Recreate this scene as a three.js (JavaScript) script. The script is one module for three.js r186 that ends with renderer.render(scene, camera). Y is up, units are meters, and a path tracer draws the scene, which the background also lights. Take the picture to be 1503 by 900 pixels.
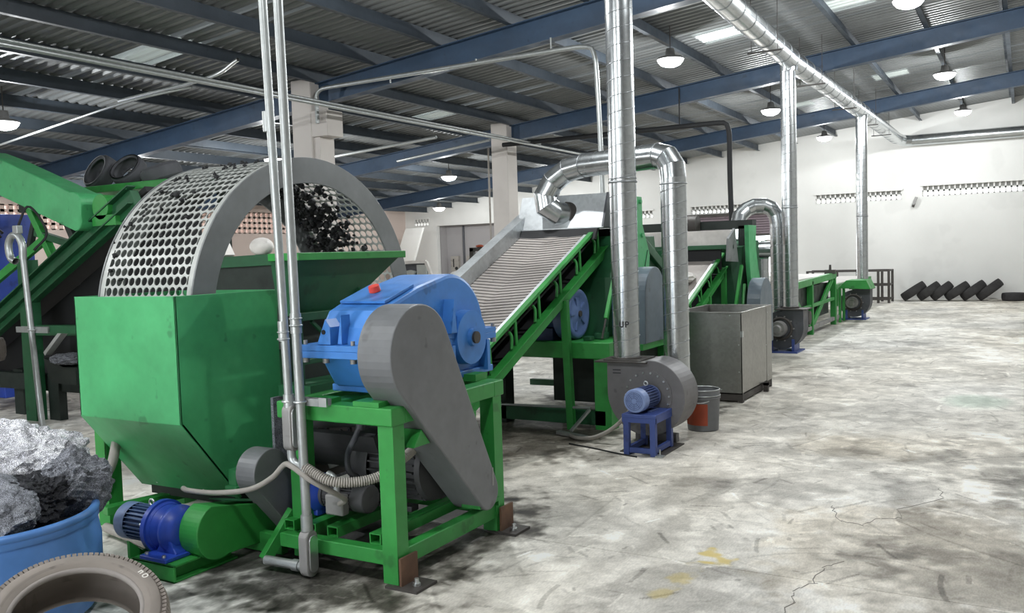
import * as THREE from 'three';
import { mergeGeometries } from 'three/addons/utils/BufferGeometryUtils.js';
import { RoundedBoxGeometry } from 'three/addons/geometries/RoundedBoxGeometry.js';
import { FontLoader } from 'three/addons/loaders/FontLoader.js';
import { TextGeometry } from 'three/addons/geometries/TextGeometry.js';

// ---------------------------------------------------------------- camera, sky, exposure
const scene = new THREE.Scene();
const renderer = new THREE.WebGLRenderer({ antialias: true });
renderer.toneMapping = THREE.LinearToneMapping;
renderer.toneMappingExposure = 1.16;
renderer.shadowMap.enabled = true;
const camera = new THREE.PerspectiveCamera(2 * Math.atan(450 / 1307) * 180 / Math.PI, 1503 / 900, 0.05, 200);
camera.position.set(0, 1.6, 0);
camera.rotation.order = 'YXZ';
camera.rotation.set(-3.35 * Math.PI / 180, 30 * Math.PI / 180, -1.8 * Math.PI / 180);
scene.background = new THREE.Color().setRGB(6.2, 6.5, 6.8);
const LAMP_POWER = 16.5, LAMP_COLOR = [0.97, 1.0, 1.01];

// ---------------------------------------------------------------- random, noise, textures
function rng(seed) { let a = seed >>> 0; return () => { a = (a + 0x6D2B79F5) | 0; let t = Math.imul(a ^ (a >>> 15), 1 | a); t = (t + Math.imul(t ^ (t >>> 7), 61 | t)) ^ t; return ((t ^ (t >>> 14)) >>> 0) / 4294967296; }; }
const hash = (x, y, s) => { let h = Math.imul(x, 374761393) + Math.imul(y, 668265263) + Math.imul(s, 2147483647 - 58); h = Math.imul(h ^ (h >>> 13), 1274126177); return ((h ^ (h >>> 16)) >>> 0) / 4294967296; };
function vn(x, y, px, py, s) {            // value noise, periodic in px, py lattice cells
  const xi = Math.floor(x), yi = Math.floor(y), fx = x - xi, fy = y - yi;
  const u = fx * fx * (3 - 2 * fx), v = fy * fy * (3 - 2 * fy);
  const m = (a, p) => ((a % p) + p) % p, x0 = m(xi, px), x1 = m(xi + 1, px), y0 = m(yi, py), y1 = m(yi + 1, py);
  const a = hash(x0, y0, s), b = hash(x1, y0, s), c = hash(x0, y1, s), d = hash(x1, y1, s);
  return a + (b - a) * u + (c - a) * v + (a - b - c + d) * u * v;
}
function fbm(u, v, f, oct, s, fy = f) { let r = 0, k = 0.5, n = 0; for (let i = 0; i < oct; i++) { r += k * vn(u * f, v * fy, f, fy, s + i); n += k; k *= 0.55; f *= 2; fy *= 2; } return r / n; }
function tex(w, h, fn, srgb = true, metres = 1, mh = metres) {
  const d = new Uint8Array(w * h * 4);
  for (let j = 0; j < h; j++) for (let i = 0; i < w; i++) {
    const c = fn(i / w, j / h), o = (j * w + i) * 4;
    d[o] = Math.max(0, Math.min(255, c[0] * 255)); d[o + 1] = Math.max(0, Math.min(255, c[1] * 255)); d[o + 2] = Math.max(0, Math.min(255, c[2] * 255)); d[o + 3] = 255;
  }
  const t = new THREE.DataTexture(d, w, h); t.magFilter = THREE.LinearFilter; t.minFilter = THREE.LinearMipmapLinearFilter; t.generateMipmaps = true;
  t.wrapS = t.wrapT = THREE.RepeatWrapping; if (srgb) t.colorSpace = THREE.SRGBColorSpace; t.repeat.set(1 / metres, 1 / mh); t.needsUpdate = true; return t;
}
const sm = (a, b, x) => { const t = Math.max(0, Math.min(1, (x - a) / (b - a))); return t * t * (3 - 2 * t); };
const mottle = tex(512, 512, (u, v) => { const a = fbm(u, v, 4, 5, 3), b = fbm(u, v, 24, 3, 9), s = sm(0.72, 0.8, fbm(u, v, 9, 4, 21)); const g = 0.86 + 0.16 * (a - 0.5) + 0.08 * (b - 0.5) - 0.14 * s; return [g + 0.02, g, g - 0.01]; }, true, 1.3);
const mottleRough = tex(256, 256, (u, v) => { const g = 0.62 + 0.5 * (fbm(u, v, 6, 4, 31) - 0.5); return [g, g, g]; }, false, 1.1);
const galvMap = tex(512, 512, (u, v) => { let best = 9, id = 0; const n = 22, x = u * n, y = v * n; for (let dx = -1; dx < 2; dx++) for (let dy = -1; dy < 2; dy++) { const xi = Math.floor(x) + dx, yi = Math.floor(y) + dy, mx = ((xi % n) + n) % n, my = ((yi % n) + n) % n, ddx = xi + hash(mx, my, 5) - x, ddy = yi + hash(mx, my, 6) - y, dd = ddx * ddx + ddy * ddy; if (dd < best) { best = dd; id = hash(mx, my, 7); } } const g = 0.86 + 0.05 * (id - 0.5) + 0.06 * (fbm(u, v, 5, 4, 44) - 0.5); return [g, g * 1.005, g * 1.01]; }, true, 0.55);
const galvRough = tex(256, 256, (u, v) => { const g = 0.62 + 0.22 * (fbm(u, v, 10, 4, 52) - 0.5); return [g, g, g]; }, false, 0.5);
const crumbMap = tex(512, 512, (u, v) => { const a = hash((u * 256) | 0, (v * 256) | 0, 77), b = fbm(u, v, 12, 4, 71), k = a > 0.7 ? 1 : a > 0.4 ? 0.78 : 0.46; const g = k * (0.62 + 0.7 * b); return [g, g, g * 1.03]; }, true, 0.5);
const wallMap = tex(1024, 1024, (u, v) => { const a = fbm(u, v, 5, 6, 101), b = fbm(u, v, 3, 4, 111, 2), st = sm(0.6, 0.75, fbm(u, v, 14, 4, 121)); const g = 0.9 + 0.1 * (a - 0.5) + 0.08 * (b - 0.5) - 0.02 * st; return [g + 0.003, g, g - 0.008]; }, true, 9);
const rustMap = tex(256, 256, (u, v) => { const a = fbm(u, v, 6, 5, 131); const g = 0.5 + 0.5 * a; return [g, g * 0.97, g * 0.93]; }, true, 0.8);
const sheetMap = tex(512, 512, (u, v) => { const a = fbm(u, v, 6, 5, 141), b = fbm(u, v, 3, 3, 143, 12); const g = 0.78 + 0.3 * (a - 0.5) + 0.2 * (b - 0.5); return [g, g, g]; }, true, 6);
const scuffs = new Float32Array(2048 * 2048);     // scratches, drag marks and specks on the slab
{ const r = rng(4711), W = 2048; for (let k = 0; k < 15000; k++) { const big = r() < 0.06; let x = r() * 10, z = r() * 27, a = r() * 6.2832; const L = big ? 0.3 + r() * 0.9 : 0.02 + r() * r() * 0.35, w = big ? 0.006 : 0.004 + r() * 0.008, v = (r() < 0.62 ? -1 : 0.8) * (0.04 + r() * r() * 0.22) * (big ? 0.7 : 1), bend = (r() - 0.5) * 3; const n = Math.ceil(L / 0.004); for (let i = 0; i < n; i++) { a += bend * 0.004; x += Math.cos(a) * 0.004; z += Math.sin(a) * 0.004; for (let q = -w; q <= w; q += 0.004) { const px = Math.floor((x + q) / 10 * W), pz = Math.floor(z / 27 * W); if (px >= 0 && px < W && pz >= 0 && pz < W) { const o = pz * W + px, val = v * (0.35 + 0.65 * r()); if (Math.abs(val) > Math.abs(scuffs[o])) scuffs[o] = val; } } } } }
// one sheet of stained concrete, 10 m across and 27 m long, mirrored beyond
const floorMap = tex(2048, 2048, (u, v) => {
  const X = u * 10 - 7, Z = -v * 27;
  const big = fbm(u, v, 4, 4, 201, 10), mid = fbm(u, v, 12, 5, 211, 34), fine = fbm(u, v, 90, 3, 221, 240), streak = fbm(u, v, 40, 4, 231, 18);
  const grit = hash((u * 2048) | 0, (v * 2048) | 0, 5);
  let g = 0.835 + 0.14 * (big - 0.5) + 0.15 * (mid - 0.5) + 0.3 * (fine - 0.5) + 0.16 * (streak - 0.5) + 0.1 * (grit - 0.5) + scuffs[Math.min(2047, (v * 2048) | 0) * 2048 + Math.min(2047, (u * 2048) | 0)];
  const patch = sm(0.52, 0.6, fbm(u, v, 9, 7, 241, 22)); g -= 0.07 * patch;
  const scuff = sm(0.57, 0.66, fbm(u, v, 22, 6, 251, 60)); g -= 0.13 * scuff;
  const pale = sm(0.55, 0.62, fbm(u, v, 26, 6, 261, 60)); g += 0.1 * pale;
  let warm = 0.022 + 0.05 * (fbm(u, v, 6, 3, 271, 14) - 0.4);
  // tracked-in oil and tyre marks: worn lanes beside the machines; under them, rubber dust and painted shade
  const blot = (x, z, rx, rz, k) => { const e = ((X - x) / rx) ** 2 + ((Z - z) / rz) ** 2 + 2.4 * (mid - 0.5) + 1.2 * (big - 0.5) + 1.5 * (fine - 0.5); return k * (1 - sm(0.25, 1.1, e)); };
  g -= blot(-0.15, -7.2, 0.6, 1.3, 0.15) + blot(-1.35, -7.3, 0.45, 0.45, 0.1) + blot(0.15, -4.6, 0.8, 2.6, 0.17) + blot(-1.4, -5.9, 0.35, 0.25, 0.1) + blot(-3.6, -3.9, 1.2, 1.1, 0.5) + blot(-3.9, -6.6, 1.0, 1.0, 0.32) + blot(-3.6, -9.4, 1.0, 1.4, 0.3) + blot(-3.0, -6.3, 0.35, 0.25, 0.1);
  warm += blot(-0.2, -4.4, 0.9, 1.8, 0.028) + blot(-1.2, -7.4, 0.6, 0.5, 0.02);
  let r = g + warm, gg = g + warm * 0.4, b = g - warm * 0.55;
  const yel = Math.max(0, 1 - sm(0.35, 0.9, ((X + 1.41) / 0.13) ** 2 + ((Z + 4.43) / 0.13) ** 2 + 3.4 * (fine - 0.42) + 1.5 * (streak - 0.5))) * 0.8 + Math.max(0, 1 - sm(0.2, 1, ((X + 1.46) / 0.1) ** 2 + ((Z + 3.95) / 0.42) ** 2 + 2.5 * (mid - 0.4) + 3.5 * (fine - 0.4))) * 0.45;
  r += (0.86 - r) * yel; gg += (0.76 - gg) * yel; b += (0.42 - b) * yel;
  const grn = Math.max(0, 1 - sm(0.1, 1, ((X + 0.42) / 0.4) ** 2 + ((Z + 9.8) / 0.6) ** 2 + 1.2 * (mid - 0.4))) * 0.3;
  r += (0.42 - r) * grn; gg += (0.6 - gg) * grn; b += (0.5 - b) * grn;
  return [r, gg, b];
});
floorMap.repeat.set(1, 1); floorMap.wrapS = floorMap.wrapT = THREE.MirroredRepeatWrapping;

// ---------------------------------------------------------------- materials
const col = (h) => new THREE.Color(h);
function paint(hex, rough = 0.45, o = {}) { return new THREE.MeshStandardMaterial({ color: col(hex), roughness: rough / 0.62, roughnessMap: mottleRough, map: mottle, metalness: 0, ...o }); }
function plain(hex, rough = 0.6, metal = 0) { return new THREE.MeshStandardMaterial({ color: col(hex), roughness: rough, metalness: metal }); }
const M = {
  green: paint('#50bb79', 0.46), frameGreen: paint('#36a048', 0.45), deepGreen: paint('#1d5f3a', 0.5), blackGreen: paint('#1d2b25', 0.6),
  blue: paint('#4a93ea', 0.36), royal: paint('#2c52c4', 0.34), motorBlue: paint('#6a86bd', 0.42), standBlue: paint('#4259a0', 0.45), tub: paint('#619be8', 0.4),
  grey: paint('#7d8286', 0.45), blowerGrey: paint('#7c7d80', 0.5), darkGrey: paint('#54585f', 0.5), ring: paint('#83898b', 0.42), screen: paint('#c3cac8', 0.4),
  darkMotor: paint('#4b4d50', 0.55), black: plain('#17181a', 0.75), rubber: paint('#2a2a2c', 0.85), tyre: paint('#59544f', 0.85), tyreDark: paint('#3a3a3b', 0.85),
  galv: new THREE.MeshStandardMaterial({ color: col('#dde0e0'), map: galvMap, roughness: 0.4, roughnessMap: galvRough, metalness: 0.95 }),
  galvSheet: new THREE.MeshStandardMaterial({ color: col('#eef1f2'), map: galvMap, roughness: 0.75, roughnessMap: galvRough, metalness: 0.8 }),
  seam: new THREE.MeshStandardMaterial({ color: col('#8d9092'), roughness: 0.45, metalness: 0.9 }),
  conduit: new THREE.MeshStandardMaterial({ color: col('#c3c6c4'), map: galvMap, roughness: 0.6, roughnessMap: galvRough, metalness: 0.6 }),
  castAlu: paint('#a9abab', 0.5, { metalness: 0.3 }), chrome: plain('#d5d8d8', 0.3, 0.9), steelBin: new THREE.MeshStandardMaterial({ color: col('#b4b2ac'), map: galvMap, roughness: 0.62, roughnessMap: galvRough, metalness: 0.85 }),
  darkSteel: paint('#4a4744', 0.6), rust: new THREE.MeshStandardMaterial({ color: col('#8a6a55'), map: rustMap, roughness: 0.8 }),
  beam: paint('#37506c', 0.5), purlin: paint('#46515c', 0.55), sheet: new THREE.MeshStandardMaterial({ color: col('#a3a6a6'), map: sheetMap, roughness: 0.55, metalness: 0.35 }),
  wall: new THREE.MeshStandardMaterial({ color: col('#f1f1ef'), map: wallMap, roughness: 0.9 }), wallPink: new THREE.MeshStandardMaterial({ color: col('#d9c8c0'), map: wallMap, roughness: 0.9 }),
  column: new THREE.MeshStandardMaterial({ color: col('#dcd6d2'), map: wallMap, roughness: 0.85 }), greyWall: new THREE.MeshStandardMaterial({ color: col('#b3b0b2'), map: wallMap, roughness: 0.9 }),
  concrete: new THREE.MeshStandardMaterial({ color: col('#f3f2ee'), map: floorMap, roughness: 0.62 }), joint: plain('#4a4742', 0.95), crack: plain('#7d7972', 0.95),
  shutter: paint('#8b7f88', 0.55), white: paint('#f1f1ee', 0.5), red: plain('#e0473a', 0.4), orange: paint('#b5502f', 0.6), crumb: new THREE.MeshStandardMaterial({ color: col('#9ea1a6'), map: crumbMap, roughness: 0.7 }), crumbPale: new THREE.MeshStandardMaterial({ color: col('#ffffff'), map: crumbMap, roughness: 0.55 }), crumbDark: new THREE.MeshStandardMaterial({ color: col('#34353a'), map: crumbMap, roughness: 0.8 }),
  belt: paint('#b9b5b1', 0.6), cleat: plain('#7f7b78', 0.7), hose: paint('#b3b1ab', 0.6), skylight: new THREE.MeshPhysicalMaterial({ color: col('#c4cac6'), roughness: 0.9, transmission: 0.05, thickness: 0 }),
  lampGlow: new THREE.MeshStandardMaterial({ color: col('#ffffff'), emissive: new THREE.Color().setRGB(...LAMP_COLOR), emissiveIntensity: 7, roughness: 0.5 }), ground: paint('#bdb9ae', 0.9), letter: plain('#ddd9d2', 0.7), ink: plain('#2b2c30', 0.7), ceramic: plain('#c9b3a8', 0.85),
};
M.clearSheet = M.skylight.clone(); M.clearSheet.transmission = 0.7; M.clearSheet.side = THREE.DoubleSide; M.skylight.side = THREE.DoubleSide; M.sheet.side = THREE.DoubleSide;

// ---------------------------------------------------------------- geometry helpers (all in metres)
const V = (x, y, z) => new THREE.Vector3(x, y, z), A = (p) => (p.isVector3 ? p : V(...p));
function place(g, m) { g.applyMatrix4(m); return g; }
function bx(cx, cy, cz, w, h, d, rx = 0, ry = 0, rz = 0) { const g = new THREE.BoxGeometry(w, h, d); if (rx || ry || rz) place(g, new THREE.Matrix4().makeRotationFromEuler(new THREE.Euler(rx, ry, rz))); g.translate(cx, cy, cz); return g; }
function bb(x0, x1, y0, y1, z0, z1) { return bx((x0 + x1) / 2, (y0 + y1) / 2, (z0 + z1) / 2, Math.abs(x1 - x0), Math.abs(y1 - y0), Math.abs(z1 - z0)); }
function rb(x0, x1, y0, y1, z0, z1, r = 0.012, s = 2) { const g = new RoundedBoxGeometry(Math.abs(x1 - x0), Math.abs(y1 - y0), Math.abs(z1 - z0), s, r); g.translate((x0 + x1) / 2, (y0 + y1) / 2, (z0 + z1) / 2); return g; }
function frameOf(a, b, up = V(0, 1, 0)) { const d = b.clone().sub(a).normalize(); let s = new THREE.Vector3().crossVectors(up, d); if (s.lengthSq() < 1e-6) s = new THREE.Vector3().crossVectors(V(1, 0, 0), d); s.normalize(); const u = new THREE.Vector3().crossVectors(d, s); return { d, s, u }; }
function bar(a, b, w, h, up) { a = A(a); b = A(b); const { d, s, u } = frameOf(a, b, up ? A(up) : undefined); const g = new RoundedBoxGeometry(w, h, a.distanceTo(b), 1, Math.min(w, h) * 0.1); const m = new THREE.Matrix4().makeBasis(s, u, d); m.setPosition(a.clone().add(b).multiplyScalar(0.5)); return place(g, m); }
function cyl(a, b, r0, r1 = r0, seg = 28, open = false) { a = A(a); b = A(b); const g = new THREE.CylinderGeometry(r1, r0, a.distanceTo(b), seg, 1, open); const q = new THREE.Quaternion().setFromUnitVectors(V(0, 1, 0), b.clone().sub(a).normalize()); g.applyQuaternion(q); const c = a.clone().add(b).multiplyScalar(0.5); g.translate(c.x, c.y, c.z); return g; }
function tube(pts, r, seg = 40, rad = 10, tension = 0.5) { return new THREE.TubeGeometry(new THREE.CatmullRomCurve3(pts.map(A), false, 'catmullrom', tension), seg, r, rad, false); }
function shapeOf(pts, holes = []) { const s = new THREE.Shape(pts.map((p) => new THREE.Vector2(p[0], p[1]))); for (const h of holes) s.holes.push(new THREE.Path(h.map((p) => new THREE.Vector2(p[0], p[1])))); return s; }
function ext(s, d, bev = 0) { return new THREE.ExtrudeGeometry(s, { depth: d - 2 * bev, bevelEnabled: bev > 0, bevelThickness: bev, bevelSize: bev, bevelOffset: -bev, bevelSegments: 2, curveSegments: 20 }).translate(0, 0, bev); }
const extZ = (pts, z0, z1, bev = 0, holes) => ext(shapeOf(pts, holes), z1 - z0, bev).translate(0, 0, z0);
const extX = (pts, x0, x1, bev = 0, holes = []) => place(ext(shapeOf(pts.map((p) => [-p[0], p[1]]), holes.map((h) => h.map((p) => [-p[0], p[1]]))), x1 - x0, bev), new THREE.Matrix4().makeBasis(V(0, 0, -1), V(0, 1, 0), V(1, 0, 0))).translate(x0, 0, 0);
const extY = (pts, y0, y1, bev = 0, holes = []) => place(ext(shapeOf(pts.map((p) => [p[0], -p[1]]), holes.map((h) => h.map((p) => [p[0], -p[1]]))), y1 - y0, bev), new THREE.Matrix4().makeBasis(V(1, 0, 0), V(0, 0, -1), V(0, 1, 0))).translate(0, y0, 0);
const arc = (cx, cy, r, a0, a1, n = 20) => Array.from({ length: n + 1 }, (_, i) => { const t = a0 + (a1 - a0) * i / n; return [cx + r * Math.cos(t), cy + r * Math.sin(t)]; });
function hull(c0, r0, c1, r1, n = 16) {         // outline round two circles: a belt-guard shape
  const dx = c1[0] - c0[0], dy = c1[1] - c0[1], d = Math.hypot(dx, dy), a = Math.atan2(dy, dx), k = Math.acos((r0 - r1) / d);
  return [...arc(c0[0], c0[1], r0, a + k, a + 2 * Math.PI - k, n), ...arc(c1[0], c1[1], r1, a - k, a + k, n)];
}
function lathe(pts, seg = 32) { return new THREE.LatheGeometry(pts.map((p) => new THREE.Vector2(p[0], p[1])), seg); }
function torus(c, R, r, axis = 'y', n = 32, m = 8) { const g = new THREE.TorusGeometry(R, r, m, n); if (axis === 'y') g.rotateX(Math.PI / 2); if (axis === 'x') g.rotateY(Math.PI / 2); g.translate(...c); return g; }
function duct(pts, r, n = 28, cap = false) {     // sheet-metal pipe with mitred gores
  pts = pts.map(A); const pos = [], nor = [], idx = []; const N = pts.length; let ref = null;
  const dirs = pts.slice(1).map((p, i) => p.clone().sub(pts[i]).normalize());
  for (let i = 0; i < N - 1; i++) {
    const d = dirs[i]; if (!ref) { ref = Math.abs(d.y) > 0.9 ? V(1, 0, 0) : V(0, 1, 0); }
    const s = new THREE.Vector3().crossVectors(ref, d).normalize(), u = new THREE.Vector3().crossVectors(d, s).normalize(); ref = u.clone();
    for (const e of [0, 1]) {
      const k = i + e, pl = k === 0 || k === N - 1 ? d.clone() : dirs[k - 1].clone().add(dirs[k]).normalize();
      for (let j = 0; j <= n; j++) { const t = j / n * 2 * Math.PI, o = s.clone().multiplyScalar(Math.cos(t)).addScaledVector(u, Math.sin(t)); const q = o.clone().multiplyScalar(r); const sh = -q.dot(pl) / d.dot(pl); q.addScaledVector(d, sh).add(pts[k]); pos.push(q.x, q.y, q.z); nor.push(o.x, o.y, o.z); }
    }
    const b = i * 2 * (n + 1); for (let j = 0; j < n; j++) idx.push(b + j, b + j + 1, b + n + 1 + j, b + j + 1, b + n + 2 + j, b + n + 1 + j);
  }
  const g = new THREE.BufferGeometry(); g.setAttribute('position', new THREE.Float32BufferAttribute(pos, 3)); g.setAttribute('normal', new THREE.Float32BufferAttribute(nor, 3)); g.setAttribute('uv', new THREE.Float32BufferAttribute(new Float32Array(pos.length / 3 * 2), 2)); g.setIndex(idx); return g;
}
function helix(a, b, r, pitch, wire, seg = 24) {   // raised lock seam of a spiral duct
  a = A(a); b = A(b); const L = a.distanceTo(b), turns = L / pitch, { d, s, u } = frameOf(a, b); const pts = [];
  for (let i = 0; i <= turns * seg; i++) { const t = i / seg * 2 * Math.PI, h = i / seg * pitch; if (h > L) break; pts.push(a.clone().addScaledVector(d, h).addScaledVector(s, r * Math.cos(t)).addScaledVector(u, r * Math.sin(t))); }
  return new THREE.TubeGeometry(new THREE.CatmullRomCurve3(pts), pts.length, wire, 4, false);
}
function uvBox(g) {
  g = g.index ? g.toNonIndexed() : g; const p = g.attributes.position, uv = new Float32Array(p.count * 2); const a = V(0, 0, 0), b = V(0, 0, 0), c = V(0, 0, 0);
  for (let i = 0; i < p.count; i += 3) {
    a.fromBufferAttribute(p, i); b.fromBufferAttribute(p, i + 1); c.fromBufferAttribute(p, i + 2); const n = b.clone().sub(a).cross(c.clone().sub(a)); const x = Math.abs(n.x), y = Math.abs(n.y), z = Math.abs(n.z);
    [a, b, c].forEach((q, k) => { const o = (i + k) * 2; if (y >= x && y >= z) { uv[o] = q.x; uv[o + 1] = q.z; } else if (x >= z) { uv[o] = q.z; uv[o + 1] = q.y; } else { uv[o] = q.x; uv[o + 1] = q.y; } });
  }
  const r = new THREE.BufferGeometry(); r.setAttribute('position', p); r.setAttribute('normal', g.attributes.normal); r.setAttribute('uv', new THREE.BufferAttribute(uv, 2)); return r;
}
const shear = (g) => { const p = g.attributes.position; for (let i = 0; i < p.count; i++) p.setY(i, p.getY(i) + SLOPE * p.getX(i)); g.computeVertexNormals(); return g; };

// ---------------------------------------------------------------- scene helpers
const taken = new Map(), baseOf = new Map();
function numbered(n) { const k = taken.get(n) ?? 0; taken.set(n, k + 1); return k ? n + '_' + String(k).padStart(3, '0') : n; }
function thing(name, label, category, base = [0, 0, 0], group) { const o = new THREE.Group(); o.name = numbered(name); o.position.set(...base); o.userData = { label, category }; if (group) o.userData.group = group; scene.add(o); baseOf.set(o, base); return o; }
function P(name, geos, mat, parent) {           // one part: its shapes joined into one mesh, given in world coordinates
  geos = (Array.isArray(geos) ? geos : [geos]).map(uvBox); const g = geos.length > 1 ? mergeGeometries(geos) : geos[0]; const base = baseOf.get(parent) ?? [0, 0, 0]; g.translate(-base[0], -base[1], -base[2]);
  const m = new THREE.Mesh(g, mat); m.castShadow = m.receiveShadow = true;
  m.name = parent ? name : numbered(name); (parent ?? scene).add(m); baseOf.set(m, base); return m;
}
function tag(o, label, category, group) { Object.assign(o.userData, { label, category }); if (group) o.userData.group = group; return o; }
function struct(name, geos, mat, label, category) { const m = P(name, geos, mat); m.userData = { kind: 'structure', label, category }; return m; }
function single(name, geos, mat, label, category, group) { return tag(P(name, geos, mat), label, category, group); }
const SLOPE = Math.tan(5.75 * Math.PI / 180), R = rng(12345);
const last = (h, n) => [...h.children].reverse().find((c) => c.name === n);
const PP = (name, geos, mat, parent) => geos.map((g) => P(name, g, mat, parent));
const bolts = (pts, r, axis, len) => pts.map((p) => { const q = [...p]; q['xyz'.indexOf(axis)] += len; return cyl(p, q, r, r * 0.9, 6); });

// ================================================================ THE BUILDING
const BACK = -26.9, LEFT = -20, RIGHT = 9, FRONT = 5, ROOF = 5.32;
// floor: cast slabs with open joints over a dark bed
const floor = struct('floor', bb(LEFT, RIGHT, -0.3, -0.03, BACK, FRONT), M.joint, 'stained grey concrete floor of the hall', 'floor');
{
  const js = [FRONT]; for (let z = -4.3 + 2.27 * 4; z > BACK; z -= 2.27) js.push(z); js.push(BACK);
  for (let i = 0; i < js.length - 1; i++) {
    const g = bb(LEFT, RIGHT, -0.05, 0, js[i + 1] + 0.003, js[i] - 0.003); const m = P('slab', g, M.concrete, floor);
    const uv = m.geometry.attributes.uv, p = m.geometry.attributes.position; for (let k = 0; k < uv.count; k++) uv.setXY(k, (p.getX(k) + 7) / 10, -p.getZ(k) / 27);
  }
  const crackPaths = [[[-0.93, -3.75], [-0.9, -4.0], [-0.93, -4.13], [-0.86, -4.27], [-0.87, -4.5], [-0.8, -4.62]], [[-1.02, -5.62], [-0.99, -5.5], [-0.92, -5.33], [-0.8, -5.3], [-0.72, -5.46], [-0.6, -5.52]], [[-0.62, -5.5], [-0.66, -5.7], [-0.44, -6.08], [-0.48, -6.3]], [[-0.55, -4.0], [-0.42, -3.9], [-0.3, -3.92]]];
  const cg = []; for (const pts of crackPaths) for (let i = 0; i < pts.length - 1; i++) { const [a, b] = [pts[i], pts[i + 1]], n = 4; let prev = a; for (let k = 1; k <= n; k++) { const t = k / n, q = [a[0] + (b[0] - a[0]) * t + (R() - 0.5) * 0.03, a[1] + (b[1] - a[1]) * t + (R() - 0.5) * 0.05]; cg.push(bar([prev[0], -0.0015, prev[1]], [q[0], -0.0015, q[1]], 0.002 + 0.003 * R(), 0.006)); prev = q; } }
  P('crack', cg, M.crack, floor);
}
const rect = (a, b, c, d) => [[a, c], [b, c], [b, d], [a, d]];
const vents = [[-5.26, -2.97, 2.78, 3.04], [-2.44, 0.62, 2.83, 3.12], [-9.0, -6.5, 2.66, 2.9], [-11.6, -10.26, 2.62, 2.86], [-15.7, -14.2, 2.5, 2.78], [-19.6, -18.95, 2.74, 3.0]];
const DOOR = [-9.2, -6.0, 0, 2.56], RECESS = [-18.6, -15.9, 0, 2.72];
struct('wall_back', extZ([[LEFT - 0.3, 0], [RIGHT + 0.3, 0], [RIGHT + 0.3, ROOF + SLOPE * 9], [LEFT - 0.3, ROOF + SLOPE * LEFT]], BACK - 0.22, BACK, 0, [rect(...DOOR), rect(...RECESS), ...vents.map((v) => rect(...v))]), M.wall, 'white plastered back wall with rows of vent blocks', 'wall');
const sideVents = [[-14.6, -10.4, 2.52, 3.1], [-21.8, -17.2, 2.46, 3.1]];
struct('wall_left', extX([[FRONT, 0], [BACK, 0], [BACK, ROOF + SLOPE * LEFT], [FRONT, ROOF + SLOPE * LEFT]], LEFT - 0.22, LEFT, 0, sideVents.map((v) => rect(...v))), M.wallPink, 'pale side wall with pinkish vent blocks behind the machines', 'wall');
struct('wall_right', bb(RIGHT, RIGHT + 0.2, 0, ROOF + SLOPE * 9, BACK, FRONT), M.wall, 'white side wall beyond the aisle', 'wall');
struct('wall_front', extZ([[LEFT, 0], [RIGHT, 0], [RIGHT, ROOF + SLOPE * RIGHT], [LEFT, ROOF + SLOPE * LEFT]], FRONT, FRONT + 0.2, 0, [rect(-7.5, -1.5, 0.02, 3.6)]), M.wall, 'white end wall behind the viewer with a wide doorway added for daylight', 'wall');  // unseen doorway, added so daylight brightens the surfaces facing the camera
struct('outside_pavement', bb(-40, 25, -0.3, -0.02, FRONT + 0.2, FRONT + 30), M.ground, 'paved yard outside the added doorway behind the viewer', 'pavement');
{ // pierced vent blocks set in the openings
  const names = ['vent block strip right of the roof-duct riser nearest the back wall', 'long vent block strip at the right edge above the tyres', 'vent block strip above the half-open roller shutter', 'short vent block strip right of the green side plate', 'vent block strip just right of the white column', 'small vent block group in the far corner'];
  vents.forEach(([x0, x1, y0, y1], i) => {
    const n = Math.round((x1 - x0) / 0.135), g = [bb(x0 - 0.04, x1 + 0.04, y1 - 0.01, y1 + 0.035, BACK - 0.2, BACK + 0.06), bb(x0, x1, (y0 + y1) / 2 - 0.022, (y0 + y1) / 2 + 0.022, BACK - 0.18, BACK - 0.02), bb(x0, x1, y0, y0 + 0.02, BACK - 0.18, BACK - 0.02)];
    for (let k = 0; k <= n; k++) { const x = x0 + (x1 - x0) * k / n; g.push(bb(x - 0.02, x + 0.02, y0, y1, BACK - 0.18, BACK - 0.02)); }
    g.push(bb(x0, x1, (y0 + y1) / 2, y1, BACK - 0.2, BACK - 0.18));
    struct('window_' + (i + 1), g, M.wall, names[i], 'vent');
  });
  sideVents.forEach(([z0, z1, y0, y1], i) => {
    const n = Math.round((z1 - z0) / 0.2), g = []; for (let k = 0; k <= n; k++) { const z = z0 + (z1 - z0) * k / n; g.push(bb(LEFT - 0.2, LEFT - 0.02, y0, y1, z - 0.05, z + 0.05)); }
    for (let k = 0; k <= 4; k++) { const y = y0 + (y1 - y0) * k / 4; g.push(bb(LEFT - 0.2, LEFT - 0.02, y - 0.03, y + 0.03, z0, z1)); }
    struct('window_' + (i + 7), g, M.ceramic, i ? 'pinkish vent blocks seen through the perforated drum' : 'pinkish vent blocks under the sloping green belt guard', 'vent');
  });
}
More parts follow.
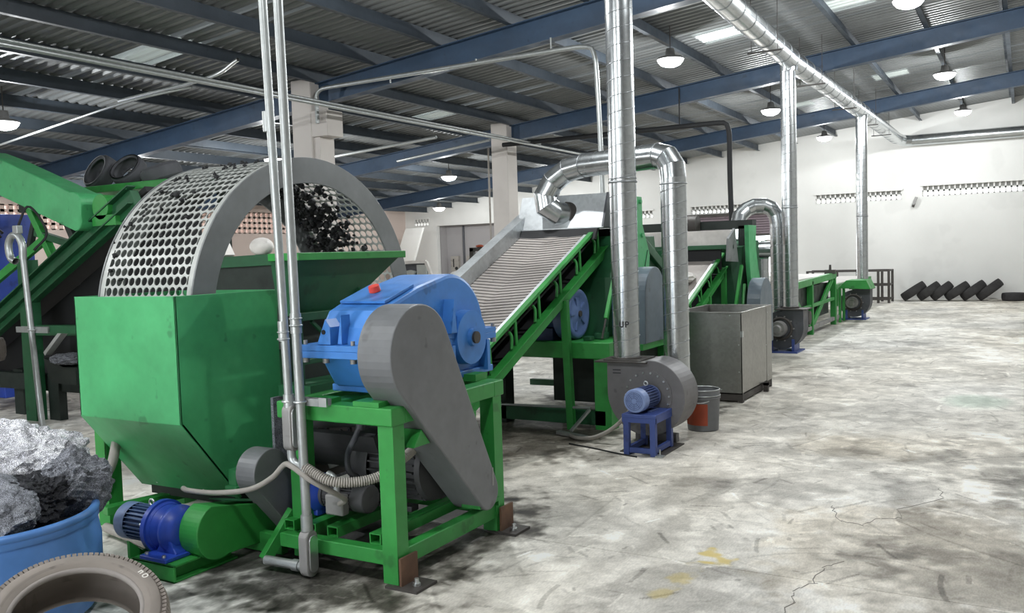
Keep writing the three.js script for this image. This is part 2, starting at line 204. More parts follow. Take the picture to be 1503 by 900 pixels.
{ // recess with grey back and roller shutter door
  struct('wall_recess', bb(-18.6, -15.9, 0, 2.72, BACK - 0.75, BACK - 0.66), M.greyWall, 'grey back of the recess left of the white column', 'wall');
  struct('trim_1', [bb(-18.7, -18.6, 0, 2.72, BACK - 0.75, BACK - 0.2), bb(-15.9, -15.8, 0, 2.72, BACK - 0.75, BACK - 0.2), bb(-18.7, -15.8, 2.72, 2.8, BACK - 0.75, BACK - 0.2), bb(-18.7, -15.8, -0.1, 0, BACK - 0.75, BACK)], M.greyWall, 'grey reveal round the recess in the far wall', 'trim');
  const d = struct('door_1', [bb(-9.25, -9.2, 0, 2.6, BACK - 0.1, BACK + 0.05), bb(-6.0, -5.95, 0, 2.6, BACK - 0.1, BACK + 0.05), bb(-9.25, -5.95, 2.56, 2.64, BACK - 0.1, BACK + 0.08)], M.darkSteel, 'mauve roller shutter pulled half open in the back wall', 'shutter');
  const slat = extX([[0, 0], [0.03, 0.01], [0.03, 0.06], [0, 0.075]], -9.19, -6.01);
  for (let y = 1.98; y < 2.5; y += 0.073) P('slat', slat.clone().translate(0, y, BACK - 0.09), M.shutter, d);
  P('bottom_rail', bb(-9.19, -6.01, 1.92, 1.98, BACK - 0.1, BACK - 0.05), M.darkSteel, d);
}
struct('outside_pavement', bb(-40, 25, -0.3, -0.02, BACK - 30, BACK - 0.22), M.ground, 'bright paved yard seen under the roller shutter', 'pavement');
{ // corrugated roof with translucent sheets let in
  const corr = (x0, x1, z0, z1) => { const pos = [], idx = []; const per = 0.16, prof = [[0, 0], [0.05, 0], [0.075, 0.032], [0.125, 0.032]]; const zs = []; for (let k = Math.floor(z0 / per) - 1; k * per < z1 + per; k++) for (const [a, h] of prof) { const z = k * per + a; if (z >= z0 && z <= z1) zs.push([z, h]); } zs.forEach(([z, h]) => { for (const x of [x0, x1]) pos.push(x, ROOF + SLOPE * x + h, z); }); for (let i = 0; i < zs.length - 1; i++) { const b = i * 2; idx.push(b, b + 1, b + 2, b + 1, b + 3, b + 2); } const g = new THREE.BufferGeometry(); g.setAttribute('position', new THREE.Float32BufferAttribute(pos, 3)); g.setIndex(idx); const f = g.toNonIndexed(); f.computeVertexNormals(); f.setAttribute('uv', new THREE.Float32BufferAttribute(new Float32Array(f.attributes.position.count * 2), 2)); return f; };
  const sky = [[-8.15, -7.75, -10.6, -9.15], [-14.3, -13.65, -4.45, -3.85, 1], [-14.3, -13.65, -2.55, -1.9], [-14.7, -14.2, -10.3, -9.3], [-20.6, -20.0, -2.75, -2.1], [-21.95, -21.4, -4.9, -4.3]];
  const cuts = [...new Set([BACK - 0.3, FRONT + 0.3, ...sky.flatMap((s) => [s[0], s[1]])])].sort((a, b) => a - b); const ceiling = []; const snap = (z) => z;
  for (let i = 0; i < cuts.length - 1; i++) { const z0 = cuts[i], z1 = cuts[i + 1]; let xs = [LEFT - 0.4]; for (const s of sky.filter((q) => q[0] <= z0 && q[1] >= z1).sort((a, b) => a[2] - b[2])) { ceiling.push(corr(xs.pop(), s[2], snap(z0), snap(z1 + 0.16))); xs = [s[3]]; } ceiling.push(corr(xs.pop(), RIGHT + 0.4, z0, z1 + 0.16)); }
  const ceil = struct('ceiling', ceiling, M.sheet, 'corrugated grey metal roof sheeting', 'ceiling');
  for (const s of sky) P('translucent_sheet', corr(s[2] - 0.02, s[3] + 0.02, s[0] - 0.02, s[1] + 0.18), s[4] ? M.clearSheet : M.skylight, ceil);
  // purlins along the hall and blue I-beams across it
  for (let k = 0, x = 8.5; x > LEFT; x -= 1.1, k++) {
    const y = 5.14 + SLOPE * x; struct('roof_purlin', [bb(x - 0.006, x + 0.006, y, y + 0.18, BACK, FRONT), bb(x, x + 0.065, y, y + 0.008, BACK, FRONT), bb(x - 0.065, x, y + 0.172, y + 0.18, BACK, FRONT)], M.purlin, 'grey-blue steel roof purlin running the length of the hall', 'purlin').userData.group = 'roof purlins';
  }
  const bl = { '-21.9': 'blue steel roof beam nearest the back wall', '-16': 'blue steel roof beam carried by the second white column', '-10.25': 'blue steel roof beam meeting the first white column', '-4.4': 'blue steel roof beam overhead', '1.4': 'blue steel roof beam behind the viewer' };
  for (const z of [-21.9, -16, -10.25, -4.4, 1.4]) { const y = 4.82; struct('roof_beam', [[y, y + 0.014, 0.09], [y + 0.306, y + 0.32, 0.09]].map(([a, b, w]) => shear(bb(LEFT, RIGHT, a, b, z - w, z + w))).concat([shear(bb(LEFT, RIGHT, y, y + 0.32, z - 0.006, z + 0.006))]), M.beam, bl[String(z)], 'beam'); }
  [[-10.25, 'white concrete column nearest the viewer with a bracket on its side'], [-16, 'white concrete column beside the grey recess'], [-21.9, 'white concrete column behind the galvanised ducts']].forEach(([z, l], i) => {
    const g = [rb(-9.5, -9.12, 0, 4.28, z - 0.2, z + 0.2, 0.02)]; if (!i) g.push(rb(-9.14, -8.82, 3.42, 3.8, z - 0.16, z + 0.19, 0.015), rb(-9.14, -9.0, 0, 3.42, z - 0.16, z + 0.16, 0.015));
    struct('wall_column', g, M.column, l, 'column');
  });
}
// ---------------------------------------------------------------- lamps
{
  const where = [[-1.3, -12.65, 'beside the top edge, right of the roof duct'], [-1.3, -18.6, 'the middle one right of the roof duct'], [-1.3, -24.2, 'right of the roof duct, nearest the back wall'], [-4.5, -12.65, 'just right of the tall near riser'], [-4.5, -18.6, 'between the two nearer risers'], [-4.5, -24.2, 'between the two far risers'], [-12.4, -18.55, 'left of the second white column, the upper one'], [-16.4, -23.9, 'left of the second white column, the lower one'], [-16.1, -12.4, 'above the left part of the perforated drum'], [-12.05, -7.2, 'at the left edge of the picture'], [-12.5, -12.7, 'half hidden behind the two upright conduits'], [-12.4, -24.2, 'hidden behind the duct elbow'], [-4.5, -6.8, 'above the inclined conveyor, out of the picture'], [-1.3, -6.8, 'above the near aisle, out of the picture'], [-8.4, -1.2, 'out of the picture at the left'], [-4.5, -1.2, 'above the shredder, out of the picture'], [-1.3, -1.2, 'above the viewer'], [2.2, -12.65, 'right of the aisle'], [2.2, -18.6, 'right of the far aisle'], [-12.05, -1.2, 'behind the left edge']];
  for (const [x, z, w] of where) {
    const y = 4.82 + SLOPE * x, t = thing('high_bay_lamp', 'round white high-bay lamp ' + w, 'lamp', [x, y, z], 'high-bay ceiling lamps');
    const c = (pts) => lathe(pts, 28).translate(x, y, z);
    P('housing', c([[0.0, 0.16], [0.06, 0.16], [0.075, 0.06], [0.18, 0.03], [0.205, 0.0], [0.195, 0.0], [0.17, 0.02], [0, 0.02]]), M.castAlu, t);
    const glow = P('lens', c([[0, -0.1], [0.08, -0.095], [0.145, -0.07], [0.18, -0.03], [0.192, 0.004]]), M.lampGlow, t); glow.castShadow = false;
    P('rod', [cyl([x, y + 0.16, z], [x, ROOF + SLOPE * x - 0.01, z], 0.008, 0.008, 8)], M.darkSteel, t);
    const l = new THREE.PointLight(new THREE.Color().setRGB(...LAMP_COLOR), LAMP_POWER); l.position.set(0, -0.14, 0); l.castShadow = true; l.shadow.radius = 4; t.add(l);
  }
}

// ================================================================ SHREDDER STATION (foreground)
{ // green discharge hopper: open box over a tapering chute
  const x0 = -4.88, x1 = -4.0, t = 0.012, h = thing('discharge_hopper', 'large green steel hopper box with tapering chute below the perforated drum', 'hopper', [-4.44, 0, -3.63]);
  P('front_panel', extZ(rect(x0, x1, 0.72, 1.43), -3.28, -3.28 + t, 0.003), M.green, h);
  P('side_panel', extX([[-3.268, 1.43], [-4.02, 1.43], [-4.02, 0.5], [-3.86, 0.33], [-3.575, 0.33], [-3.268, 0.724]], x1 - t, x1, 0.003), M.green, h);
  P('side_panel', extX([[-3.268, 1.43], [-4.02, 1.43], [-4.02, 0.5], [-3.86, 0.33], [-3.575, 0.33], [-3.268, 0.724]], x0, x0 + t, 0.003), M.green, h);
  P('back_panel', [bb(x0, x1, 0.5, 1.43, -4.03, -4.018), bar([(x0 + x1) / 2, 0.5, -4.02], [(x0 + x1) / 2, 0.24, -3.8], x1 - x0, t)], M.green, h);
  P('chute', extX([[-3.268, 0.72], [-3.66, 0.215], [-3.675, 0.225], [-3.284, 0.728]], x0, x1, 0.002), M.green, h);
  P('outlet', [bb(x0 + 0.1, x1 - 0.04, 0.17, 0.23, -3.82, -3.655)], M.blackGreen, h);
  PP('rivet', bolts([-4.7, -4.45, -4.28, -4.12].map((x) => [x, 0.25, -3.645]), 0.008, 'z', 0.012), M.chrome, last(h, 'chute'));
  for (const [x, z] of [[-4.93, -3.42], [-4.93, -3.98]]) P('leg', [bb(x - 0.05, x + 0.05, 0, 0.72, z - 0.012, z), bb(x + 0.04, x + 0.052, 0, 0.72, z - 0.1, z)], M.frameGreen, h);
  P('lug', [bx(-3.965, 0.36, -3.62, 0.06, 0.1, 0.09), bx(-3.965, 0.305, -3.62, 0.09, 0.02, 0.12)], M.green, h);
}
{ // drum cover with punched holes and rubber scraps
  const zc = -4.43, yc = 1.245, Ro = 1.02, X0 = -4.86, X1 = -4.05, h = thing('perforated_drum_cover', 'grey half-round drum cover of punched sheet steel above the green hopper', 'drum cover', [-4.44, 1.2, zc]);
  const ring = (x) => extX([...arc(zc, yc, Ro + 0.006, -0.1, Math.PI + 0.1, 64), ...arc(zc, yc, Ro - 0.16, Math.PI + 0.1, -0.1, 64)].map((p) => p), x, x + 0.014, 0.003);
  P('end_ring', ring(X1 - 0.002), M.ring, h); P('end_ring', ring(X0 - 0.012), M.ring, h);
  // hex cells, each a plate round one hole, bent to the drum radius
  const nx = 13, pitch = (X1 - X0 - 0.05) / (nx + 0.5), rowH = 0.0605, sy = rowH / (pitch * 0.866), th = 0.006, rh = pitch * 0.46, pos = [], nor = [];
  const put = (u, s, k) => { const a = s / Ro, r = Ro - k; return [[u, yc + r * Math.sin(a), zc + r * Math.cos(a)], [0, Math.sin(a), Math.cos(a)]]; };
  const tri = (p, q, r, sgn, nn) => { for (const v of [p, q, r]) { pos.push(...v[0]); const n = nn ?? v[1]; nor.push(n[0] * sgn, n[1] * sgn, n[2] * sgn); } };
  const rows = Math.floor(Ro * Math.PI * 1.06 / rowH), s0 = -0.03 * Math.PI * Ro;
  for (let j = 0; j < rows; j++) for (let i = 0; i < nx; i++) {
    const cu = X0 + 0.025 + (i + 0.5 + (j % 2 ? 0.5 : 0)) * pitch, cs = s0 + j * rowH, inner = [], outer = [];
    for (let k = 0; k < 12; k++) { const a = k * Math.PI / 6 + Math.PI / 6, hr = k % 2 ? pitch / 2 : pitch / Math.sqrt(3); inner.push([cu + rh * Math.cos(a), cs + rowH * 0.432 * Math.sin(a)]); outer.push([cu + (k % 2 ? hr : hr) * Math.cos(a + (0)), cs + sy * hr * Math.sin(a)]); }
    for (let k = 0; k < 12; k++) { const l = (k + 1) % 12; const [a, b, c, d] = [inner[k], inner[l], outer[k], outer[l]];
      const o = (q) => put(q[0], q[1], 0), n = (q) => put(q[0], q[1], th);
      tri(o(a), o(c), o(d), 1); tri(o(a), o(d), o(b), 1); tri(n(a), n(d), n(c), -1); tri(n(a), n(b), n(d), -1); const mid = [cu - (a[0] + b[0]) / 2, 0, 0]; const nn = V(mid[0], 0.001, 0).normalize(); tri(o(a), o(b), n(b), 1, [nn.x, nn.y, nn.z]); tri(o(a), n(b), n(a), 1, [nn.x, nn.y, nn.z]); }
  }
  const g = new THREE.BufferGeometry(); g.setAttribute('position', new THREE.Float32BufferAttribute(pos, 3)); g.setAttribute('normal', new THREE.Float32BufferAttribute(nor, 3));
  const strip = (u0, u1) => { const p = [], n = 72; for (let k = 0; k < n; k++) { const [a, b] = [k, k + 1].map((q) => s0 + q / n * rows * rowH); const q = (u, s) => put(u, s, 0)[0]; for (const v of [q(u0, a), q(u1, a), q(u1, b), q(u0, a), q(u1, b), q(u0, b)]) p.push(...v); } const s = new THREE.BufferGeometry(); s.setAttribute('position', new THREE.Float32BufferAttribute(p, 3)); s.computeVertexNormals(); return s; };
  P('punched_sheet', [g, strip(X0, X0 + 0.042), strip(X1 - 0.042, X1)], M.screen, h).material.side = THREE.DoubleSide;
  const rs = rng(77), scraps = []; for (let k = 0; k < 80; k++) { const top = k < 50, a = top ? 1.0 + rs() * 0.75 : 0.18 + rs() * 0.75, u = X0 + 0.08 + rs() * (X1 - X0 - 0.2), r = Ro + 0.004, s = 0.006 + 0.011 * rs(); const c = V(u - (top ? 0 : 0.1 * rs()), yc + r * Math.sin(a), zc + r * Math.cos(a)); const q = new THREE.TetrahedronGeometry(s, 1).scale(1.6, 0.6 + rs(), 0.8 + rs()).rotateY(rs() * 6).rotateX(rs() * 6); scraps.push(q.translate(c.x, c.y, c.z)); }
  P('rubber_scraps', scraps, M.black, h).userData.kind = 'stuff';
  const cl = []; for (let k = 0; k < 300; k++) { const a = 1.75 + rs() * 0.95, r = Ro - 0.015 - rs() * rs() * 0.1, u = X0 + 0.03 + rs() * 0.4 * (0.4 + rs()); const s = 0.012 + 0.024 * rs(); cl.push(new THREE.TetrahedronGeometry(s, 1).rotateX(rs() * 6).rotateY(rs() * 6).translate(u, yc + r * Math.sin(a), zc + r * Math.cos(a))); }
  P('rubber_build_up', cl, M.black, h).userData.kind = 'stuff';
}
{ // loading hopper beside the drum
  const h = thing('feed_hopper', 'dark green funnel hopper with bright rim behind the blue gearbox', 'hopper', [-3.75, 0.86, -4.35]);
  const quad = (a, b, c, d) => { const g = new THREE.BufferGeometry(), p = [a, b, c, a, c, d].flat(); g.setAttribute('position', new THREE.Float32BufferAttribute(p, 3)); g.computeVertexNormals(); return g; };
  P('rim', [bar([-3.62, 1.625, -3.8], [-3.62, 1.625, -4.82], 0.06, 0.045), bar([-3.62, 1.625, -3.8], [-3.8, 1.625, -3.8], 0.06, 0.045), bar([-3.62, 1.625, -4.82], [-4.0, 1.625, -4.82], 0.06, 0.045)], M.frameGreen, h);
  const gm = M.deepGreen.clone(); gm.side = THREE.DoubleSide;
  P('funnel', [quad([-3.63, 1.61, -3.81], [-3.63, 1.61, -4.8], [-3.75, 1.28, -4.36], [-3.75, 1.28, -3.86]), quad([-3.63, 1.61, -4.8], [-4.0, 1.61, -4.8], [-4.0, 1.28, -4.36], [-3.75, 1.28, -4.36]), quad([-3.63, 1.61, -3.81], [-3.82, 1.61, -3.81], [-3.82, 1.28, -3.86], [-3.75, 1.28, -3.86])], gm, h);
  PP('stiffener', [extX([[-4.38, 1.28], [-4.42, 1.28], [-4.45, 1.42]], -3.75, -3.68), extX([[-3.85, 1.28], [-3.89, 1.28], [-3.85, 1.42]], -3.75, -3.68)], M.deepGreen, h);
  P('support_frame', [bar([-3.7, 1.27, -3.85], [-3.7, 1.27, -4.6], 0.05, 0.05), bar([-3.7, 1.27, -3.88], [-3.7, 0.86, -3.88], 0.05, 0.05), bar([-3.7, 1.27, -4.2], [-3.7, 0.86, -4.2], 0.05, 0.05), bar([-3.7, 1.0, -3.88], [-3.7, 1.0, -4.2], 0.03, 0.03), bar([-3.7, 1.08, -4.2], [-3.7, 1.24, -4.0], 0.02, 0.02), bb(-3.85, -3.6, 0.8, 0.87, -4.9, -3.86)], M.deepGreen, h);
  P('side_case', [bb(-3.98, -3.86, 0.3, 1.25, -4.9, -4.05)], M.blackGreen, h);
}
{ // pale pieces on the far lip, seen through the drum ring
  const h = thing('far_trough', 'dark green trough with pale lip seen through the drum ring', 'trough', [-5.6, 1.2, -5.1]);
  P('lip', [bar([-6.1, 1.6, -5.2], [-5.1, 1.62, -5.2], 0.05, 0.09)], M.deepGreen, h);
  P('wall', [bb(-6.1, -5.1, 0.9, 1.6, -5.3, -5.2)], M.blackGreen, h);
  PP('stand', [bb(-6.0, -5.94, 0, 0.9, -5.3, -5.2), bb(-5.26, -5.2, 0, 0.9, -5.3, -5.2)], M.deepGreen, h);
  const q = thing('sheet_offcut', 'pale sheet offcut leaning on the far trough inside the drum ring', 'panel', [-5.75, 1.66, -5.3]); P('sheet', [bx(-5.78, 1.74, -5.24, 0.07, 0.2, 0.1, 0, 0, 0.5)], M.white, q);
  const q2 = thing('white_sack', 'crumpled white sack on the far trough beside the conduits', 'sack', [-5.3, 1.66, -5.25]); P('bag', [new THREE.IcosahedronGeometry(0.1, 2).scale(1.1, 0.75, 0.8).translate(-5.32, 1.725, -5.22)], M.white, q2);
}
{ // machine frame carrying the gearbox
  const h = thing('machine_frame', 'welded green square-tube frame carrying the blue gearbox', 'frame', [-3.0, 0, -3.9]), w = 0.09, x1 = -2.67, z0 = -3.41, z1 = -4.36, x0 = -3.31, L = (a, b, c = w, d = w) => bar(a, b, c, d);
  for (const [x, z] of [[x1, z0], [x1, z1 + 0.02], [x0 - 0.06, z0 - 0.12], [x0, z1]]) P('leg', [bb(x - w / 2, x + w / 2, 0.015, 0.8, z - w / 2, z + w / 2)], M.frameGreen, h);
  P('top_rail', L([x0 - 0.06, 0.835, z0], [x1 + 0.05, 0.835, z0], 0.11, 0.09), M.frameGreen, h); P('top_rail', L([x0, 0.835, z1], [x1 + 0.05, 0.835, z1], 0.11, 0.09), M.frameGreen, h);
  P('top_rail', L([x1, 0.836, z0 - 0.05], [x1, 0.836, z1 + 0.05], 0.1, 0.088), M.frameGreen, h); P('top_rail', L([x0, 0.836, z0], [x0, 0.836, z1], 0.1, 0.088), M.frameGreen, h); P('top_rail', L([-3.1, 0.835, z0], [-3.1, 0.835, z1], 0.1, 0.085), M.frameGreen, h);
  PP('pad', [bb(-3.2, -3.02, 0.88, 0.905, z0 - 0.05, z0 + 0.05), bb(-2.86, -2.7, 0.88, 0.905, z0 - 0.06, z0 + 0.05), bb(-2.98, -2.72, 0.88, 0.92, z1 - 0.03, z1 + 0.09)], M.frameGreen, h);
  P('bottom_rail', L([x0 - 0.1, 0.135, z0], [x1, 0.135, z0], 0.07, 0.075), M.frameGreen, h); P('bottom_rail', L([x1, 0.13, z0], [x1, 0.13, z1], 0.07, 0.085), M.frameGreen, h); P('bottom_rail', L([x0, 0.135, z0], [x0, 0.135, z1], 0.07, 0.075), M.frameGreen, h); P('bottom_rail', L([x0, 0.135, z1], [x1, 0.135, z1], 0.07, 0.075), M.frameGreen, h);
  for (const x of [-3.4, -3.25, -3.1, -2.82]) P('cross_tube', extZ(rect(x - 0.035, x + 0.035, 0.17, 0.225), z1, z0 - 0.03, 0, [rect(x - 0.029, x + 0.029, 0.176, 0.219)]), M.frameGreen, h);
  P('motor_rail', [L([x1 - 0.16, 0.2, z0 - 0.15], [x1 - 0.16, 0.2, z1], 0.05, 0.06)], M.frameGreen, h);
  for (const z of [z0, z1]) { P('anchor_plate', [bb(x1 - 0.02, x1 + 0.17, 0, 0.014, z - 0.1, z + 0.07)], M.darkSteel, h); P('anchor_angle', [bb(x1 + 0.055, x1 + 0.068, 0, 0.15, z - 0.085, z + 0.05)], M.rust, h); P('anchor_bolt', [cyl([x1 + 0.12, 0.014, z], [x1 + 0.12, 0.05, z], 0.012, 0.012, 6), cyl([x1 + 0.12, 0.014, z], [x1 + 0.12, 0.028, z], 0.02, 0.02, 6)], M.chrome, last(h, 'anchor_plate')); }
  P('gusset', [extX([[z0 - 0.1, 0.66], [z0 - 0.24, 0.66], [z0 - 0.17, 0.74]], x1 - 0.05, x1 + 0.06, 0.002), extX([[z0 - 0.3, 0.66], [z0 - 0.4, 0.66], [z0 - 0.36, 0.74]], x1 - 0.05, x1 + 0.05, 0.002)], M.frameGreen, h);
}
{ // blue gear reducer, long axis away from the viewer, stepped and rounded lid
  const h = thing('gear_reducer', 'big bright blue gear reducer with red filler cap on the green frame', 'gearbox', [-3.0, 0.9, -3.95]), xa = -3.19, xb = -2.83;
  P('lower_case', [extX([[-3.5, 1.1], [-4.6, 1.1], [-4.55, 0.905], [-3.66, 0.905], [-3.6, 0.94]], xa, xb, 0.02), rb(xa - 0.03, xb + 0.03, 0.9, 0.94, -4.6, -3.62, 0.008)], M.blue, h);
  P('lid', extX([[-3.5, 1.16], [-3.52, 1.25], [-3.58, 1.335], [-3.66, 1.365], [-3.9, 1.44], ...arc(-4.22, 1.16, 0.34, 1.82, 0.12, 18).map(([a, b]) => [-8.44 - a, b]).reverse().reverse(), [-4.58, 1.16]], xa, xb, 0.022), M.blue, h);
  P('flange', [rb(xa - 0.07, xb + 0.045, 1.1, 1.136, -4.62, -3.42, 0.004), rb(xa - 0.07, xb + 0.045, 1.1355, 1.168, -4.62, -3.42, 0.004)], M.blue, h);
  const fb = []; for (const x of [xa - 0.045, xa + 0.09, xb - 0.09, xb + 0.035]) for (const z of [-3.45, -4.6]) fb.push([x, 1.09, z]); for (const z of [-3.7, -3.95, -4.2, -4.45]) fb.push([xb + 0.04, 1.09, z]);
  for (const p of fb) P('flange_bolt', [cyl(p, [p[0], 1.19, p[2]], 0.011, 0.011, 6), cyl([p[0], 1.075, p[2]], [p[0], 1.1, p[2]], 0.018, 0.018, 6)], M.castAlu, last(h, 'flange'));
  P('cover_plate', [bar([-3.01, 1.374, -3.645], [-3.01, 1.45, -3.9], 0.3, 0.014)], M.blue, h);
  P('filler_cap', [cyl([-3.03, 1.425, -3.78], [-3.03, 1.455, -3.77], 0.032, 0.03, 16), cyl([-3.03, 1.41, -3.78], [-3.03, 1.43, -3.78], 0.024, 0.024, 12)], M.red, h);
  PP('rib', [extZ([[-3.14, 1.17], [-3.05, 1.17], [-3.05, 1.26], [-3.08, 1.3]], -3.52, -3.43, 0.004), extZ([[-3.03, 1.17], [-3.0, 1.17], [-3.0, 1.32]], -3.53, -3.46, 0.003), extX([[-4.1, 1.17], [-4.16, 1.17], [-4.14, 1.36]], xb - 0.01, xb + 0.07, 0.004)], M.blue, h);
  P('lifting_eye', [cyl([-3.09, 1.235, -3.44], [-3.09, 1.235, -3.425], 0.012, 0.012, 12)], M.black, h);
  PP('bearing_cap', [cyl([xb - 0.02, 1.13, -4.32], [xb + 0.064, 1.13, -4.32], 0.16, 0.155, 36), cyl([xb + 0.061, 1.13, -4.32], [xb + 0.085, 1.13, -4.32], 0.055, 0.05, 24), cyl([xb - 0.02, 1.13, -3.72], [xb + 0.05, 1.13, -3.72], 0.11, 0.105, 30), cyl([xa - 0.06, 1.13, -3.75], [xa + 0.02, 1.13, -3.75], 0.11, 0.11, 30)], M.blue, h);
  P('output_shaft', [cyl([xb + 0.05, 1.13, -4.32], [xb + 0.1, 1.13, -4.32], 0.035, 0.035, 20)], M.darkSteel, h);
  PP('foot_rib', [bb(xb, xb + 0.06, 0.92, 1.1, -4.52, -4.49), bb(xb, xb + 0.06, 0.92, 1.1, -4.15, -4.12)], M.blue, h);
}
{ const out = hull([-3.57, 1.12], 0.25, [-4.16, 0.28], 0.1, 24), h = thing('belt_guard', 'tall grey teardrop belt guard on the side of the blue gearbox', 'belt guard', [-2.7, 0.18, -3.85]);
  P('cover', extX(out, -2.79, -2.585, 0.008), M.grey, h); P('mounting_tab', [bb(-2.72, -2.6, 0.2, 0.22, -4.3, -4.08), bb(-2.72, -2.6, 0.17, 0.2, -4.3, -4.28)], M.frameGreen, h); P('weld_mark', [bx(-2.584, 0.36, -4.2, 0.004, 0.1, 0.012)], M.castAlu, h); }
// ---------------------------------------------------------------- finned electric motors
function finMotor(name, label, c, dir, r, len, mats, opt = {}) {    // axis from drive end c along unit axis dir
  const h = thing(name, label, 'motor', opt.base ?? c, opt.group), d = A(dir), a = A(c), at = (k) => a.clone().addScaledVector(d, k), { s, u } = frameOf(at(0), at(1));
  const off = (k, q, w) => at(k).addScaledVector(s, q).addScaledVector(u, w);
  P('drum', [cyl(at(0.02), at(len * 0.72), r * 0.84, r * 0.84, 32)], mats[0], h);
  for (let k = 0; k < 26; k++) { const t = k / 26 * 2 * Math.PI; const p = (q) => off(q, Math.cos(t) * r * 0.9, Math.sin(t) * r * 0.9); P('fin', bar(p(0.04), p(len * 0.7), r * 0.05, r * 0.2, V(0, 0, 0).addScaledVector(s, Math.cos(t)).addScaledVector(u, Math.sin(t))), mats[0], h); }
  P('end_bell', [cyl(at(0), at(0.03), r * 0.94, r * 0.98, 32)], mats[0], h);
  const sh = lathe([[r * 1.0, 0], [r * 1.02, 0.01], [r * 1.02, len * 0.24], [r * 0.94, len * 0.28], [r * 0.25, len * 0.285], [r * 0.22, len * 0.275], [0, len * 0.275]], 36); sh.applyQuaternion(new THREE.Quaternion().setFromUnitVectors(V(0, 1, 0), d)); const q = at(len * 0.71); sh.translate(q.x, q.y, q.z); const cw = P('fan_cowl', sh, mats[1], h);
  if (opt.grille) { const gq = []; for (const rr of [0.3, 0.45, 0.6, 0.75]) { const g = new THREE.TorusGeometry(r * rr, r * 0.025, 5, 28); g.applyQuaternion(new THREE.Quaternion().setFromUnitVectors(V(0, 0, 1), d)); const e = at(len * 0.998); g.translate(e.x, e.y, e.z); gq.push(g); } for (let k = 0; k < 8; k++) { const t = k / 8 * 6.2832; gq.push(bar(off(len * 0.998, Math.cos(t) * r * 0.2, Math.sin(t) * r * 0.2), off(len * 0.998, Math.cos(t) * r * 0.78, Math.sin(t) * r * 0.78), r * 0.04, r * 0.03)); } P('grille', gq, mats[2] ?? M.darkGrey, cw); }
  if (opt.eye) P('lifting_eye', [new THREE.TorusGeometry(r * 0.17, r * 0.06, 8, 20).rotateY(opt.eyeTurn ?? 0).translate(...off(len * 0.3, 0, 0).add(V(0, r * 1.2, 0)).toArray())], M.chrome, h);
  if (opt.feet) PP('foot', [bar(off(len * 0.12, r * 0.75, -r * 1.05), off(len * 0.6, r * 0.75, -r * 1.05), r * 0.35, r * 0.16), bar(off(len * 0.12, -r * 0.75, -r * 1.05), off(len * 0.6, -r * 0.75, -r * 1.05), r * 0.35, r * 0.16)], mats[0], h);
  return h;
}
{ // small blue geared motor in front of the hopper, with its base and green chain guard
  const h = finMotor('gear_motor', 'small royal blue geared motor with pale finned drum in front of the green hopper', [-3.97, 0.215, -3.1], [-1, 0, 0], 0.098, 0.3, [paint('#54719f', 0.45), paint('#7f98c9', 0.4)], { eye: true, base: [-3.95, 0.1, -3.1] });
  P('flange_disc', [cyl([-3.985, 0.215, -3.1], [-3.955, 0.215, -3.1], 0.142, 0.142, 40), cyl([-3.955, 0.215, -3.1], [-3.94, 0.215, -3.1], 0.13, 0.12, 40)], M.royal, h);
  PP('flange_bolt', Array.from({ length: 6 }, (_, k) => { const t = k / 6 * 6.2832 + 0.3; const p = [-3.985, 0.215 + 0.128 * Math.sin(t), -3.1 + 0.128 * Math.cos(t)]; return cyl(p, [-4.0, p[1], p[2]], 0.009, 0.009, 6); }), M.chrome, last(h, 'flange_disc'));
  const gl = lathe([[0.12, 0], [0.105, 0.03], [0.085, 0.05], [0.1, 0.07], [0.125, 0.075], [0.125, 0.1], [0.1, 0.115], [0.09, 0.14], [0.05, 0.15], [0, 0.15]], 40).rotateZ(-Math.PI / 2).translate(-3.945, 0.215, -3.1); P('gear_case', gl, M.royal, h);
  P('foot', [extZ([[-3.9, 0.2], [-3.83, 0.2], [-3.8, 0.14], [-3.78, 0.115], [-3.78, 0.09], [-3.93, 0.09], [-3.93, 0.115], [-3.91, 0.14]], -3.19, -3.01, 0.008), rb(-3.96, -3.76, 0.09, 0.112, -3.22, -2.93, 0.006)], M.royal, h);
  PP('foot_bolt', bolts([[-3.93, 0.112, -2.955], [-3.8, 0.112, -2.955]], 0.012, 'y', 0.012), M.chrome, last(h, 'foot')); P('shaft', [cyl([-3.8, 0.215, -3.1], [-3.76, 0.215, -3.1], 0.02, 0.02, 16)], M.darkSteel, h);
  const b = thing('bent_plate_base', 'green bent-plate base under the small royal blue motor', 'base', [-3.9, 0, -3.1]);
  P('channel', [rb(-4.02, -3.7, 0.0, 0.012, -3.35, -2.93, 0.003), rb(-4.02, -3.7, 0.078, 0.09, -3.35, -2.93, 0.003), rb(-3.76, -3.748, 0.0, 0.09, -3.35, -2.95, 0.003), rb(-4.02, -3.7, 0.0, 0.09, -2.945, -2.93, 0.003)], M.frameGreen, b);
  P('bracket', [extX([[-2.98, 0.05], [-3.25, 0.05], [-3.25, 0.11], [-3.15, 0.075], [-3.06, 0.075], [-2.98, 0.15]], -4.12, -4.1), bb(-4.12, -4.0, 0.05, 0.06, -3.25, -2.95)], M.frameGreen, b);
  const out = hull([-3.19, 0.2], 0.15, [-3.62, 0.14], 0.115, 22), g = thing('chain_guard', 'long rounded green chain guard beside the small royal blue motor', 'chain guard', [-3.72, 0.02, -3.4]); P('cover', extX([...arc(-3.2, 0.2, 0.15, Math.PI * 0.4, -Math.PI * 0.62, 22), [-3.7, 0.045], [-3.72, 0.17], [-3.6, 0.25]], -3.8, -3.66, 0.006), M.frameGreen, g); P('seam', [bar([-3.73, 0.345, -3.25], [-3.73, 0.262, -3.56], 0.12, 0.004)], M.deepGreen, g);
}
